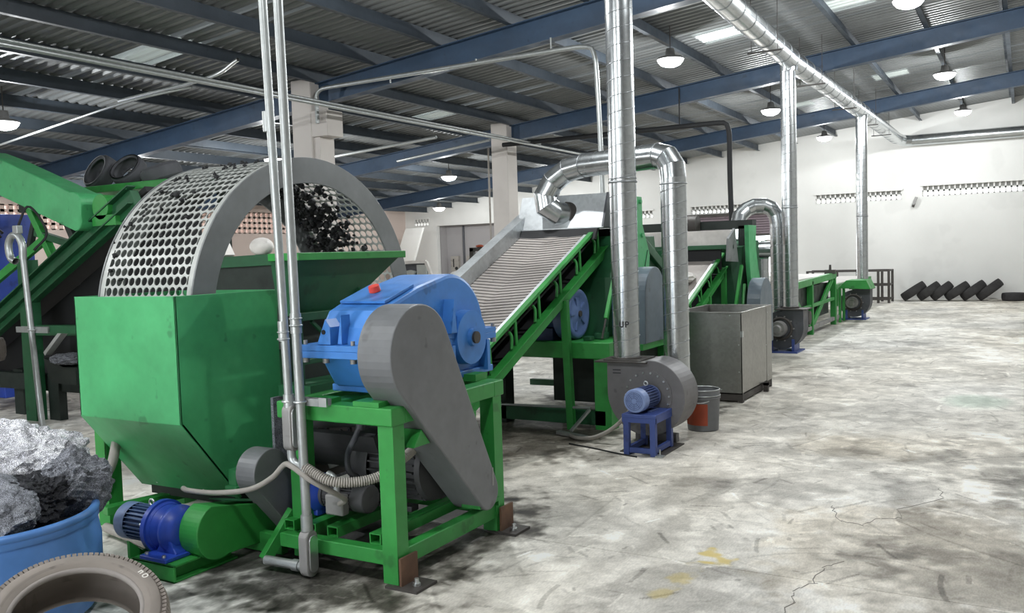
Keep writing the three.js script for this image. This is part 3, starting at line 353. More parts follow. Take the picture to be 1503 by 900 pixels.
{ // grey chain guard behind the conduits, second geared motor, big motor and screen inside the frame
  const g = thing('small_belt_guard', 'small slanted grey belt guard between green hopper and conduits', 'belt guard', [-3.55, 0.1, -3.6]); P('cover', extX(hull([-3.47, 0.46], 0.13, [-3.72, 0.13], 0.1, 18), -3.68, -3.54, 0.006), M.grey, g);
  const h = finMotor('gear_motor', 'second blue geared motor with grey terminal box inside the machine frame', [-3.3, 0.335, -3.62], [1, 0, 0], 0.075, 0.32, [M.darkMotor, M.darkMotor], { base: [-3.3, 0.22, -3.62] });
  P('gear_case', [lathe([[0, 0], [0.09, 0], [0.1, 0.02], [0.1, 0.05], [0.08, 0.06], [0.11, 0.08], [0.11, 0.1], [0.07, 0.12]], 32).rotateZ(-Math.PI / 2).translate(-3.41, 0.335, -3.62)], M.royal, h);
  P('foot', [extZ([[-3.42, 0.3], [-3.33, 0.3], [-3.3, 0.25], [-3.3, 0.226], [-3.46, 0.226], [-3.46, 0.25]], -3.69, -3.55, 0.006)], M.royal, h);
  PP('foot_bolt', bolts([[-3.43, 0.25, -3.56], [-3.33, 0.25, -3.56]], 0.012, 'y', 0.015), M.chrome, last(h, 'foot'));
  P('terminal_box', [rb(-3.2, -3.08, 0.26, 0.37, -3.56, -3.5, 0.012)], M.castAlu, h); P('elbow', [tube([[-3.14, 0.36, -3.53], [-3.14, 0.43, -3.53], [-3.16, 0.46, -3.53], [-3.2, 0.47, -3.54]], 0.018, 16, 10)], M.conduit, last(h, 'terminal_box'));
  const m = finMotor('drive_motor', 'large dark finned drive motor behind the grey belt guard', [-2.83, 0.43, -4.02], [-1, 0, 0], 0.19, 0.5, [M.darkMotor, M.darkMotor], { feet: true, base: [-3.0, 0.23, -4.02] });
  const s = thing('rotor_screen', 'dark curved screen with round holes inside the machine frame', 'screen', [-3.72, 0.3, -4.35]); const hs = []; for (let i = 0; i < 6; i++) for (let j = 0; j < 3; j++) { const z = -3.95 - i * 0.085 - (j % 2) * 0.042, y = 0.5 + j * 0.07; hs.push(arc(z, y, 0.028, 0, 6.2832 * 11 / 12, 11)); }
  P('plate', extX(rect(-4.55, -3.9, 0.25, 0.76), -3.78, -3.76, 0, hs), M.darkSteel, s); P('back_plate', [bb(-3.86, -3.84, 0.2, 0.8, -4.6, -3.8)], M.crumb, s); P('lower_shell', [extX([...arc(-4.2, 0.75, 0.42, Math.PI * 1.1, Math.PI * 1.9, 20), ...arc(-4.2, 0.75, 0.38, Math.PI * 1.9, Math.PI * 1.1, 20)], -3.75, -3.1), cyl([-3.6, 0.72, -3.72], [-2.95, 0.74, -3.95], 0.07, 0.07, 20)], M.darkMotor, s); P('rib_strip', [bar([-3.62, 0.4, -4.0], [-3.1, 0.6, -4.0], 0.01, 0.1)], M.castAlu, s);
}
// ---------------------------------------------------------------- conduits, hoses
{
  const clampRing = (p, r) => [torus(p, r + 0.003, 0.005), torus([p[0], p[1] + 0.035, p[2]], r + 0.003, 0.004)];
  const a = thing('conduit', 'left upright grey steel conduit ending in an oval fitting at hip height', 'conduit', [-3.215, 0.5, -3.3]);
  P('pipe', [cyl([-3.305, 3.95, -3.3], [-3.225, 0.9, -3.3], 0.0215, 0.0215, 24)], M.conduit, a); P('coupling', [cyl([-3.243, 1.3, -3.3], [-3.24, 1.2, -3.3], 0.026, 0.026, 24), ...clampRing([-3.242, 1.21, -3.3], 0.024), cyl([-3.225, 0.93, -3.3], [-3.223, 0.86, -3.3], 0.028, 0.03, 20), cyl([-3.285, 2.35, -3.3], [-3.283, 2.25, -3.3], 0.0235, 0.0235, 20)], M.conduit, a);
  const oval = (x, z, y0, y1, w) => extX([...arc(z, y1 - w / 2, w / 2, 0, Math.PI, 14), ...arc(z, y0 + w / 2, w / 2, Math.PI, 2 * Math.PI, 14)], x - 0.028, x + 0.03, 0.008);
  P('fitting', [oval(-3.22, -3.3, 0.64, 0.88, 0.07)], M.castAlu, a); P('fitting_cover', [extX([...arc(-3.3, 0.835, 0.026, 0, Math.PI, 12), ...arc(-3.3, 0.685, 0.026, Math.PI, 6.2832, 12)], -3.19, -3.184, 0.002)], M.chrome, last(a, 'fitting'));
  P('elbow', [tube([[-3.225, 0.65, -3.3], [-3.22, 0.6, -3.3], [-3.19, 0.575, -3.3], [-3.14, 0.565, -3.3]], 0.022, 20, 14)], M.conduit, a);
  const b = thing('conduit', 'right upright grey steel conduit reaching the floor beside the machine frame', 'conduit', [-3.15, 0, -3.3]);
  P('pipe', [cyl([-3.19, 3.95, -3.3], [-3.14, 0.25, -3.3], 0.0235, 0.0235, 24)], M.conduit, b); P('coupling', [cyl([-3.155, 1.34, -3.3], [-3.153, 1.24, -3.3], 0.028, 0.028, 24), ...clampRing([-3.154, 1.28, -3.3], 0.026), cyl([-3.142, 0.32, -3.3], [-3.14, 0.24, -3.3], 0.029, 0.031, 22)], M.conduit, b);
  P('fitting', [oval(-3.14, -3.3, 0.005, 0.245, 0.085)], M.castAlu, b); P('fitting_cover', [extX([...arc(-3.3, 0.19, 0.03, 0, Math.PI, 12), ...arc(-3.3, 0.06, 0.03, Math.PI, 6.2832, 12)], -3.108, -3.1, 0.002)], M.chrome, last(b, 'fitting')); P('floor_run', [cyl([-3.16, 0.05, -3.3], [-3.42, 0.055, -3.28], 0.024, 0.024, 16), cyl([-3.2, 0.05, -3.297], [-3.24, 0.051, -3.294], 0.03, 0.03, 16)], M.conduit, b);
  const c = thing('strut_channel', 'short slotted strut channel clamping both upright conduits to the frame', 'strut', [-3.15, 0.89, -3.34]); P('channel', extX([[-3.325, 0.872], [-3.325, 0.91], [-3.332, 0.91], [-3.332, 0.879], [-3.358, 0.879], [-3.358, 0.91], [-3.365, 0.91], [-3.365, 0.872]], -3.27, -3.0), M.conduit, c);
  for (const x of [-3.23, -3.15]) P('clamp', [torus([x, 0.895, -3.3], 0.028, 0.006)], M.chrome, c); P('end_plate', [bx(-3.02, 0.895, -3.325, 0.05, 0.045, 0.01)], M.chrome, c);
  const rib = (pts, r) => { const cv = new THREE.CatmullRomCurve3(pts.map(A)), n = Math.round(cv.getLength() / 0.012), out = [new THREE.TubeGeometry(cv, 60, r * 0.93, 14)]; for (let k = 0; k < n; k++) { const t = k / n, p = cv.getPointAt(t), d = cv.getTangentAt(t); const g = new THREE.TorusGeometry(r * 0.95, 0.004, 5, 14); g.applyQuaternion(new THREE.Quaternion().setFromUnitVectors(V(0, 0, 1), d)); g.translate(p.x, p.y, p.z); out.push(g); } return out; };
  single('flexible_hose', rib([[-3.14, 0.565, -3.3], [-3.0, 0.5, -3.33], [-2.9, 0.485, -3.42], [-2.83, 0.5, -3.52], [-2.78, 0.56, -3.62], [-2.8, 0.6, -3.8]], 0.024), M.hose, 'ribbed grey flexible hose sagging across the machine frame opening', 'hose');
  single('flexible_conduit', [tube([[-4.05, 0.36, -3.3], [-3.93, 0.375, -3.24], [-3.72, 0.385, -3.24], [-3.5, 0.42, -3.27], [-3.36, 0.49, -3.29], [-3.27, 0.565, -3.29], [-3.2, 0.57, -3.27], [-3.1, 0.5, -3.3], [-3.04, 0.43, -3.38], [-3.05, 0.36, -3.49], [-3.09, 0.33, -3.49]], 0.0145, 90, 10)], M.hose, 'thin grey cable conduit looping from hopper past both conduits to the terminal box', 'conduit');
  single('flexible_conduit', [tube([[-3.14, 0.7, -3.75], [-3.14, 0.64, -3.7], [-3.13, 0.56, -3.62], [-3.11, 0.48, -3.6], [-3.1, 0.43, -3.66]], 0.016, 40, 10), cyl([-3.14, 0.72, -3.75], [-3.14, 0.67, -3.74], 0.026, 0.024, 16)], M.darkGrey, 'dark grey cable conduit hanging inside the machine frame', 'conduit');
  single('flexible_conduit', [tube([[-4.86, 0.6, -3.5], [-4.78, 0.52, -3.42], [-4.76, 0.4, -3.36], [-4.82, 0.28, -3.3], [-4.9, 0.2, -3.28]], 0.03, 40, 12)], M.hose, 'thick grey conduit bending down behind the blue tub', 'conduit');
  single('floor_pipe', [cyl([-4.75, 0.05, -3.3], [-4.08, 0.04, -3.18], 0.028, 0.028, 14)], M.hose, 'grey pipe lying along the floor under the green hopper', 'pipe');
  const f = thing('ground_frame', 'low green channel frame under the green hopper', 'frame', [-4.4, 0, -3.7]); P('rail', [bar([-5.0, 0.06, -3.5], [-3.5, 0.06, -3.5], 0.05, 0.11)], M.frameGreen, f); P('rail', [bar([-5.0, 0.06, -4.3], [-3.5, 0.06, -4.3], 0.05, 0.11)], M.frameGreen, f); P('cross_rail', [bar([-4.75, 0.15, -3.3], [-4.5, 0.16, -4.2], 0.08, 0.05)], M.frameGreen, f); P('cross_rail', [bar([-3.44, 0.25, -3.52], [-3.5, 0.02, -3.35], 0.05, 0.06)], M.frameGreen, f);
}
// ---------------------------------------------------------------- foreground tub of rubber, tyre
function rock(seed, r, sx, sy, sz, rough = 0.25, detail = 18) {
  const g = new THREE.IcosahedronGeometry(1, detail), p = g.attributes.position, v = V(0, 0, 0);
  const n3 = (x, y, z, f, s) => (vn(x * f + 50, y * f + 50, 999, 999, s) + vn(y * f + 50, z * f + 50, 999, 999, s + 1) + vn(z * f + 50, x * f + 50, 999, 999, s + 2)) / 3 - 0.5;
  for (let i = 0; i < p.count; i++) { v.fromBufferAttribute(p, i); const k = 1 + rough * (1.6 * n3(v.x, v.y, v.z, 1.7, seed) + 0.9 * n3(v.x, v.y, v.z, 5, seed + 7) + 0.8 * n3(v.x, v.y, v.z, 14, seed + 13)); const c = (q, m) => Math.sign(q) * Math.min(Math.abs(q), m); v.set(c(v.x, 0.88), c(v.y, 0.82), c(v.z, 0.88)).multiplyScalar(k * r); p.setXYZ(i, v.x * sx, v.y * sy, v.z * sz); }
  const f = g.index ? g.toNonIndexed() : g; f.computeVertexNormals(); return f;
}
{
  const c = [-4.11, 0, -2.25], h = thing('blue_tub', 'round blue plastic tub heaped with rubber chunks in the lower left corner', 'tub', c);
  P('body', lathe([[0, 0.01], [0.4, 0.0], [0.44, 0.03], [0.478, 0.2], [0.48, 0.34], [0.462, 0.44], [0.455, 0.47], [0.445, 0.47], [0.45, 0.43], [0.466, 0.33], [0.464, 0.2], [0.43, 0.04], [0, 0.025]], 64).translate(...c), M.tub, h);
  P('rim', [torus([c[0], 0.475, c[2]], 0.458, 0.02, 'y', 64, 10), lathe([[0.46, 0.43], [0.472, 0.435], [0.472, 0.47], [0.46, 0.475]], 64).translate(...c)], M.tub, h);
  P('bed', [rock(3, 0.44, 1, 0.25, 1, 0.15).translate(c[0], 0.36, c[2])], M.crumbDark, h).userData = { kind: 'stuff' };
  const chunk = (g, m, label) => single('rubber_chunk', [g], m, label, 'rubber chunk', 'torn rubber chunks in the blue tub');
  chunk(rock(11, 0.235, 1.2, 0.5, 0.85, 0.3).rotateX(0.3).rotateZ(-0.25).translate(-3.98, 0.53, -2.17), M.crumb, 'grey crumbly rubber slab at the front of the blue tub');
  chunk(rock(23, 0.3, 1.2, 0.62, 0.8, 0.4).rotateX(0.5).rotateY(0.6).translate(-4.36, 0.63, -2.5), M.crumbPale, 'silvery pale rubber slab at the back, topmost in the blue tub');
  chunk(rock(37, 0.25, 0.5, 0.9, 0.75, 0.35).rotateZ(-0.5).rotateX(-0.3).translate(-3.97, 0.52, -2.56), M.crumb, 'steep grey rubber chunk leaning at the right rim of the blue tub');
  chunk(rock(41, 0.16, 1, 0.8, 1, 0.5).translate(-3.95, 0.55, -2.4), M.crumbDark, 'dark torn rubber lump in the middle of the blue tub');
}
function tyreGeo(r, w, hole) {     // axis along y, centre of the tread at y = 0
  const b = w / 2; const pr = [[hole, b * 0.72], [hole + 0.012, b * 0.9], [hole + 0.03, b * 0.94], [hole + (r - hole) * 0.35, b * 1.02], [hole + (r - hole) * 0.65, b * 1.0], [r - 0.035, b * 0.9], [r - 0.012, b * 0.78], [r, b * 0.6], [r + 0.002, 0], [r, -b * 0.6], [r - 0.012, -b * 0.78], [r - 0.035, -b * 0.9], [hole + (r - hole) * 0.5, -b * 1.02], [hole + 0.012, -b * 0.9], [hole, -b * 0.72], [hole + 0.01, -b * 0.6], [r - 0.05, -b * 0.72], [r - 0.018, -b * 0.4], [r - 0.018, b * 0.4], [r - 0.05, b * 0.72], [hole + 0.01, b * 0.6], [hole, b * 0.72]];
  return lathe(pr, 64);
}
function tyreThing(label, pos, euler, r, w, hole, mats, blocks, group) {
  const h = thing('tyre', label, 'tyre', [0, 0, 0], group); P('carcass', tyreGeo(r, w, hole), mats[0], h);
  P('bead', [torus([0, w / 2 * 0.78, 0], hole + 0.008, 0.012, 'y', 64, 8)], mats[1] ?? mats[0], h);
  if (blocks) { const g = []; for (let k = 0; k < blocks; k++) { const t = k / blocks * 6.2832; for (const s of [-1, 1]) { const q = bx(r - 0.0145, s * w * 0.36, 0, 0.016, w * 0.22, 6.2832 * r / blocks * 0.7, 0, 0, s * 0.35); q.rotateY(t + (s > 0 ? 0 : 0.05)); g.push(q); } const q2 = bx(r - 0.002, 0, 0, 0.01, w * 0.34, 6.2832 * r / blocks * 0.7); q2.rotateY(t); g.push(q2); } P('tread', g, mats[0], h); }
  h.position.set(...pos); h.rotation.set(...euler); return h;
}
const font = await new FontLoader().loadAsync('fonts/droid/droid_sans_bold.typeface.json');
{
  const r = 0.325, h = tyreThing('worn dusty tyre lying tilted against the blue tub in the foreground', [-3.06, 0.255, -1.98], [0, 0, 0], r, 0.2, 0.222, [paint('#9a948d', 0.85), paint('#a09c98', 0.7)], 96);
  const n = V(0.36, 0.88, 0.2).normalize(); h.quaternion.setFromUnitVectors(V(0, 1, 0), n);
  const letters = ['n', 'O'], gs = []; letters.forEach((ch, i) => { const t = new TextGeometry(ch, { font, size: 0.024, depth: 0.003, curveSegments: 6 }); t.center(); t.rotateX(-Math.PI / 2); const a = 0.02 + i * 0.1; t.translate(0, 0.1005, -(r - 0.05)); t.rotateY(-a); gs.push(t); });
  P('lettering', gs, M.letter, last(h, 'carcass'));
}
// ================================================================ LEFT FEED CONVEYOR
{
  const h = thing('feed_conveyor', 'dark inclined green feed conveyor rising behind the hopper at the left edge', 'conveyor', [-8.8, 0, -5.8]);
  const yb = (x) => 1.35 + 0.507 * (x + 9.09);
  P('side_beam', bar([-10.6, yb(-10.6) - 0.02, -5.6], [-7.3, yb(-7.3) - 0.02, -5.6], 0.1, 0.2), M.deepGreen, h); P('side_flange', [bar([-10.6, yb(-10.6) + 0.1, -5.54], [-7.3, yb(-7.3) + 0.1, -5.54], 0.1, 0.014), bar([-10.6, yb(-10.6) - 0.06, -5.54], [-7.3, yb(-7.3) - 0.06, -5.54], 0.1, 0.014)], M.deepGreen, h);
  P('upper_rail', bar([-10.4, 1.18, -5.6], [-8.75, 1.92, -5.6], 0.05, 0.09), M.frameGreen, h);
  P('belt', bar([-10.6, yb(-10.6) + 0.08, -6.1], [-7.3, yb(-7.3) + 0.08, -6.1], 0.8, 0.06), M.black, h);
  P('side_skirt', extZ([[-10.4, 0.62], [-7.35, 2.14], [-6.9, 2.14], [-6.9, 0.36], [-10.4, 0.36]], -6.0, -5.96), M.black, h);
  P('strut', bar([-9.1, 2.35, -5.62], [-8.62, 1.62, -5.62], 0.08, 0.08), M.frameGreen, h); P('strut', bar([-9.05, 2.2, -5.7], [-9.25, 1.75, -5.7], 0.06, 0.06), M.blackGreen, h); P('strut', bar([-8.95, 1.98, -5.62], [-8.2, 1.8, -5.62], 0.07, 0.07), M.deepGreen, h); P('strut', bar([-8.45, 2.2, -5.62], [-8.25, 1.85, -5.62], 0.12, 0.08), M.blackGreen, h);
  P('leg', [bb(-9.2, -9.02, 0, 1.7, -5.66, -5.54)], M.deepGreen, h); P('leg', [bb(-9.75, -9.58, 0, 0.5, -5.9, -5.75)], M.blackGreen, h); P('leg', [bb(-8.98, -8.8, 0, 0.5, -5.75, -5.66)], M.blackGreen, h);
  P('sill', [bar([-10.4, 0.38, -5.75], [-7.0, 0.4, -5.75], 0.12, 0.18)], M.blackGreen, h); P('cross_rail', [bar([-9.0, 0.96, -5.6], [-7.6, 0.98, -5.6], 0.06, 0.11)], M.deepGreen, h);
  P('drum_bearing', [cyl([-7.72, 2.18, -5.5], [-7.72, 2.18, -5.85], 0.12, 0.12, 24), bb(-7.85, -7.5, 2.0, 2.1, -5.75, -5.5)], M.frameGreen, h);
  const o = h; P('catch_tray_rim', [bar([-8.62, 0.74, -5.45], [-8.3, 0.99, -5.45], 0.08, 0.04)], M.screen, o); P('catch_tray', [extZ([[-8.62, 0.7], [-8.3, 0.62], [-8.1, 0.62], [-8.1, 0.45], [-8.5, 0.45]], -5.7, -5.4)], M.blackGreen, o); P('crumb_heap', [rock(91, 0.16, 1, 0.4, 1, 0.3).translate(-8.28, 0.7, -5.45)], M.crumb, o).userData = { kind: 'stuff' };
  const g = thing('belt_guard', 'long light green belt guard sloping at the upper left edge', 'belt guard', [-8.7, 2.0, -5.45]);
  P('cover', extZ([[-10.2, 2.78], [-9.55, 2.86], [-9.22, 2.76], [-8.05, 2.34], ...arc(-8.02, 2.22, 0.12, Math.PI * 0.42, 0, 10), [-7.9, 2.08], ...arc(-8.0, 2.06, 0.1, 0, -Math.PI * 0.55, 8), [-9.36, 2.42], [-10.2, 2.5]], -5.72, -5.42, 0.01), M.green, g); P('bracket', [bb(-9.2, -9.0, 2.2, 2.4, -5.66, -5.6)], M.blackGreen, g);
  const p = thing('raised_platform', 'green-edged platform behind the sloping belt guard', 'platform', [-8.8, 0, -6.8]); P('deck', [rb(-9.9, -7.75, 2.42, 2.5, -7.3, -6.3, 0.01)], M.frameGreen, p); for (const [x, z] of [[-9.8, -7.2], [-7.9, -7.2]]) P('leg', bb(x - 0.05, x + 0.05, 0, 2.42, z - 0.05, z + 0.05), M.blackGreen, p);
  const tm = [paint('#53565c', 0.8)]; [[-9.35, 2.63, -6.7, 0.1, 0.22, 'bluish-grey tyre leaning leftmost on the raised platform', 1.1], [-8.85, 2.62, -6.7, -0.1, 0.2, 'grey tyre in the middle on the raised platform', 0.9], [-8.3, 2.62, -6.7, 0.2, 0.22, 'grey tyre lying rightmost on the raised platform', 0.25]].forEach(([x, y, z, a, r, l, tl]) => tyreThing(l, [x, y + (tl > 0.5 ? 0.06 : 0), z], [tl, 0, a], r, 0.17, 0.16, tm, 0));
  const c = thing('conduit', 'thin grey conduit with hooked top in front of the left conveyor', 'conduit', [-8.1, 0, -5.0]); P('pipe', [cyl([-8.2, 1.72, -5.0], [-8.05, 0.0, -5.0], 0.028, 0.028, 16)], M.conduit, c); P('hook', [tube([[-8.2, 1.7, -5.0], [-8.2, 1.83, -5.0], [-8.26, 1.92, -5.0], [-8.36, 1.92, -5.0], [-8.42, 1.84, -5.0], [-8.4, 1.72, -5.0], [-8.32, 1.68, -5.0]], 0.034, 40, 12), rb(-8.3, -8.22, 1.94, 2.02, -5.03, -4.97, 0.01)], M.conduit, c); P('lead', [tube([[-8.26, 2.0, -5.0], [-8.22, 2.2, -5.1], [-8.12, 1.95, -5.2], [-8.18, 1.78, -5.1]], 0.012, 30, 8)], M.black, c);
  const s = thing('strut_channel', 'slotted strut channel clamping the hooked conduit', 'strut', [-8.2, 1.0, -5.05]); P('channel', extX([[-5.02, 1.0], [-5.02, 1.055], [-5.03, 1.055], [-5.03, 1.01], [-5.07, 1.01], [-5.07, 1.055], [-5.08, 1.055], [-5.08, 1.0]], -8.42, -7.92), M.conduit, s); P('clamp', [torus([-8.135, 1.03, -5.0], 0.032, 0.007)], M.chrome, s); P('arm', [bb(-7.92, -7.2, 1.0, 1.07, -5.08, -5.04)], M.deepGreen, s);
  const e = thing('control_cabinet', 'dark blue cabinet with loose wires at the left edge', 'cabinet', [-11.3, 0, -6.6]); P('body', [rb(-12.2, -11.05, 0, 2.3, -6.9, -6.4, 0.01)], M.royal, e); for (let k = 0; k < 4; k++) P('wire', tube([[-11.15 + 0.07 * k, 2.7, -6.4], [-11.2 + 0.1 * k, 2.4, -6.25], [-11.05 + 0.06 * k, 2.15, -6.3], [-10.95 + 0.05 * k, 1.9 + 0.05 * k, -6.35]], 0.018, 24, 6), M.black, e);
  // tyres stacked at the left edge
  let y = 0.1; for (const [dx, l] of [[-0.02, 'bottom tyre of the stack cut by the left edge'], [-0.2, 'second tyre up of the stack cut by the left edge'], [-0.22, 'third tyre up of the stack cut by the left edge'], [-0.1, 'fourth tyre up of the stack cut by the left edge'], [0.04, 'topmost tyre of the stack cut by the left edge']]) { tyreThing(l, [-7.98 + dx, y, -4.25], [0, 0, 0], 0.33, 0.2, 0.2, [M.tyre], 48, 'tyres stacked at the left edge'); y += 0.203; }
}
// ================================================================ INCLINED CONVEYOR, HOOD, MILL
function conveyor(name, label, o) {      // belt climbing away from the viewer
  const { x0, x1, z0, z1, y0, k, drop, legs } = o, y = (z) => y0 + k * (z0 - z), h = thing(name, label, 'conveyor', [(x0 + x1) / 2, 0, (z0 + z1) / 2]);
  const L = (x, dy, a, b, w, t) => bar([x, y(a) + dy, a], [x, y(b) + dy, b], w, t);
  P('belt', L((x0 + x1) / 2, -0.012, z0, z1, x1 - x0 - 0.02, 0.02), M.belt, h);
  if (o.cleats) { const n = o.cleats, th = Math.atan(k); const proto = [-1, 1].map((s) => bx(s * (x1 - x0) * 0.235, 0, 0, (x1 - x0) * 0.48, 0.006, 0.011, 0, s * 0.16, 0)); const g = mergeGeometries(proto.map(uvBox)); g.rotateX(th); for (let i = 1; i < n; i++) { const z = z0 + (z1 - z0) * i / n; const m = new THREE.Mesh(g, M.cleat); m.castShadow = m.receiveShadow = true; m.name = 'cleat'; const b = baseOf.get(h); m.position.set((x0 + x1) / 2 - b[0], y(z) + 0.003 - b[1], z - b[2]); h.add(m); } }
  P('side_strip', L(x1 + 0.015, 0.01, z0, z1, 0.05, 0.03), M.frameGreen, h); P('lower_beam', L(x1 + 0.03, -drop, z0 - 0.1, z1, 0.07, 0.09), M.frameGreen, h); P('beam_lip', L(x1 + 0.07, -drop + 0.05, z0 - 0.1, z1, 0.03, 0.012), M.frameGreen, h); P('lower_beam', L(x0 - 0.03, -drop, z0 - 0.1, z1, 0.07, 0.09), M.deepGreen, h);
  P('side_board', [L(x0 + 0.03, 0.075, z0, z1, 0.012, 0.15), L(x0 - 0.03, 0.145, z0, z1, 0.11, 0.012)], M.galvSheet, h); P('edge_trim', L(x1 - 0.03, 0.006, z0, z1, 0.05, 0.01), M.galvSheet, h);
  P('return_belt', L((x0 + x1) / 2, -drop - 0.06, z0, z1, x1 - x0 - 0.04, 0.02), M.black, h); P('under_pan', L((x0 + x1) / 2, -drop * 0.45, z0, z1, x1 - x0 - 0.1, 0.02), M.black, h);
  for (let i = 0; i < o.posts; i++) { const z = z0 + (z1 - z0) * (i + 0.6) / o.posts; P('post', bar([x1 + 0.02, y(z) - 0.01, z], [x1 + 0.02, y(z) - drop, z - 0.02], 0.014, 0.03), M.frameGreen, h); P('idler_bracket', tube([[x1 - 0.01, y(z) - 0.1, z + 0.06], [x1 + 0.01, y(z) - 0.14, z + 0.05], [x1 + 0.02, y(z) - drop + 0.03, z + 0.07]], 0.014, 10, 6), M.frameGreen, h); P('idler', cyl([x0, y(z) - 0.1, z + 0.06], [x1 - 0.02, y(z) - 0.1, z + 0.06], 0.035, 0.035, 12), M.darkSteel, h); }
  for (const [x, z, zb, t] of legs) P('leg', bar([x, y(z) - drop, z], [x, 0, zb], 0.07, 0.06, [0, 0, 1]), M.frameGreen, h);
  return h;
}
conveyor('inclined_conveyor', 'inclined conveyor with pale ribbed belt climbing to the galvanised hood', { x0: -4.42, x1: -3.62, z0: -5.2, z1: -8.1, y0: 0.585, k: 0.453, drop: 0.27, cleats: 58, posts: 7, legs: [[-3.56, -7.1, -7.18], [-4.45, -7.1, -7.18], [-3.56, -5.5, -5.45], [-4.45, -5.5, -5.45]] });
{
  const h = thing('extraction_hood', 'shiny galvanised sheet hood over the top of the inclined conveyor', 'hood', [-4.1, 1.8, -8.2]);
  P('hood_body', [extX([[-7.86, 1.84], [-8.0, 2.17], [-8.6, 2.17], [-8.6, 1.84]], -4.46, -3.52, 0.004)], M.galvSheet, h); P('end_plate', extX([[-7.855, 1.835], [-8.0, 2.175], [-8.6, 2.175], [-8.6, 1.835]], -3.52, -3.5), M.darkGrey, h);
  P('edge_flange', [bar([-4.47, 1.835, -7.85], [-3.5, 1.835, -7.85], 0.04, 0.012), bx(-4.468, 2.0, -8.1, 0.015, 0.34, 0.15)], M.galvSheet, h); P('spigot', [cyl([-3.86, 1.965, -8.08], [-3.95, 1.98, -7.95], 0.13, 0.124, 30)], M.darkSteel, h);
  P('skirt', [extX([[-7.87, 1.83], [-7.8, 1.72], [-7.75, 1.72], [-7.83, 1.83]], -4.44, -3.55), bb(-4.46, -3.5, 1.7, 1.83, -8.35, -8.3), bb(-4.56, -4.5, 1.6, 1.84, -8.4, -7.8)], M.black, h);
  const d = M.galv, p = [[-2.665, 0.45, -7.5], [-2.665, 2.22, -7.5], [-2.675, 2.32, -7.505], [-2.73, 2.4, -7.53], [-2.82, 2.43, -7.56], [-3.66, 2.43, -7.81], [-3.86, 2.4, -7.85], [-4.02, 2.3, -7.85], [-4.1, 2.165, -7.83], [-4.08, 2.06, -7.82], [-4.0, 1.99, -7.88], [-3.9, 1.97, -8.02]];
  const q = thing('suction_duct', 'galvanised duct with gored elbows from the hood over to the near blower', 'duct', [-3.4, 0.45, -7.7]); P('pipe', duct(p, 0.113), d, q); P('spiral_seam', [helix([-2.665, 0.5, -7.5], [-2.665, 2.15, -7.5], 0.1135, 0.135, 0.003), helix([-2.95, 2.43, -7.6], [-3.7, 2.43, -7.824], 0.1135, 0.135, 0.002)], M.seam, q);
  P('joint_band', [torus([-2.665, 2.17, -7.5], 0.115, 0.006), ...[[2, 3], [3, 4], [4, 5], [5, 6], [6, 7], [7, 8], [8, 9]].map(([i, j]) => { const a = A(p[i]), b = A(p[j]), n = p[j + 1] ? A(p[j + 1]).sub(a).normalize() : b.clone().sub(a).normalize(); const g = new THREE.TorusGeometry(0.114, 0.004, 6, 28); g.applyQuaternion(new THREE.Quaternion().setFromUnitVectors(V(0, 0, 1), n)); return g.translate(b.x, b.y, b.z); })], M.seam, q);
}
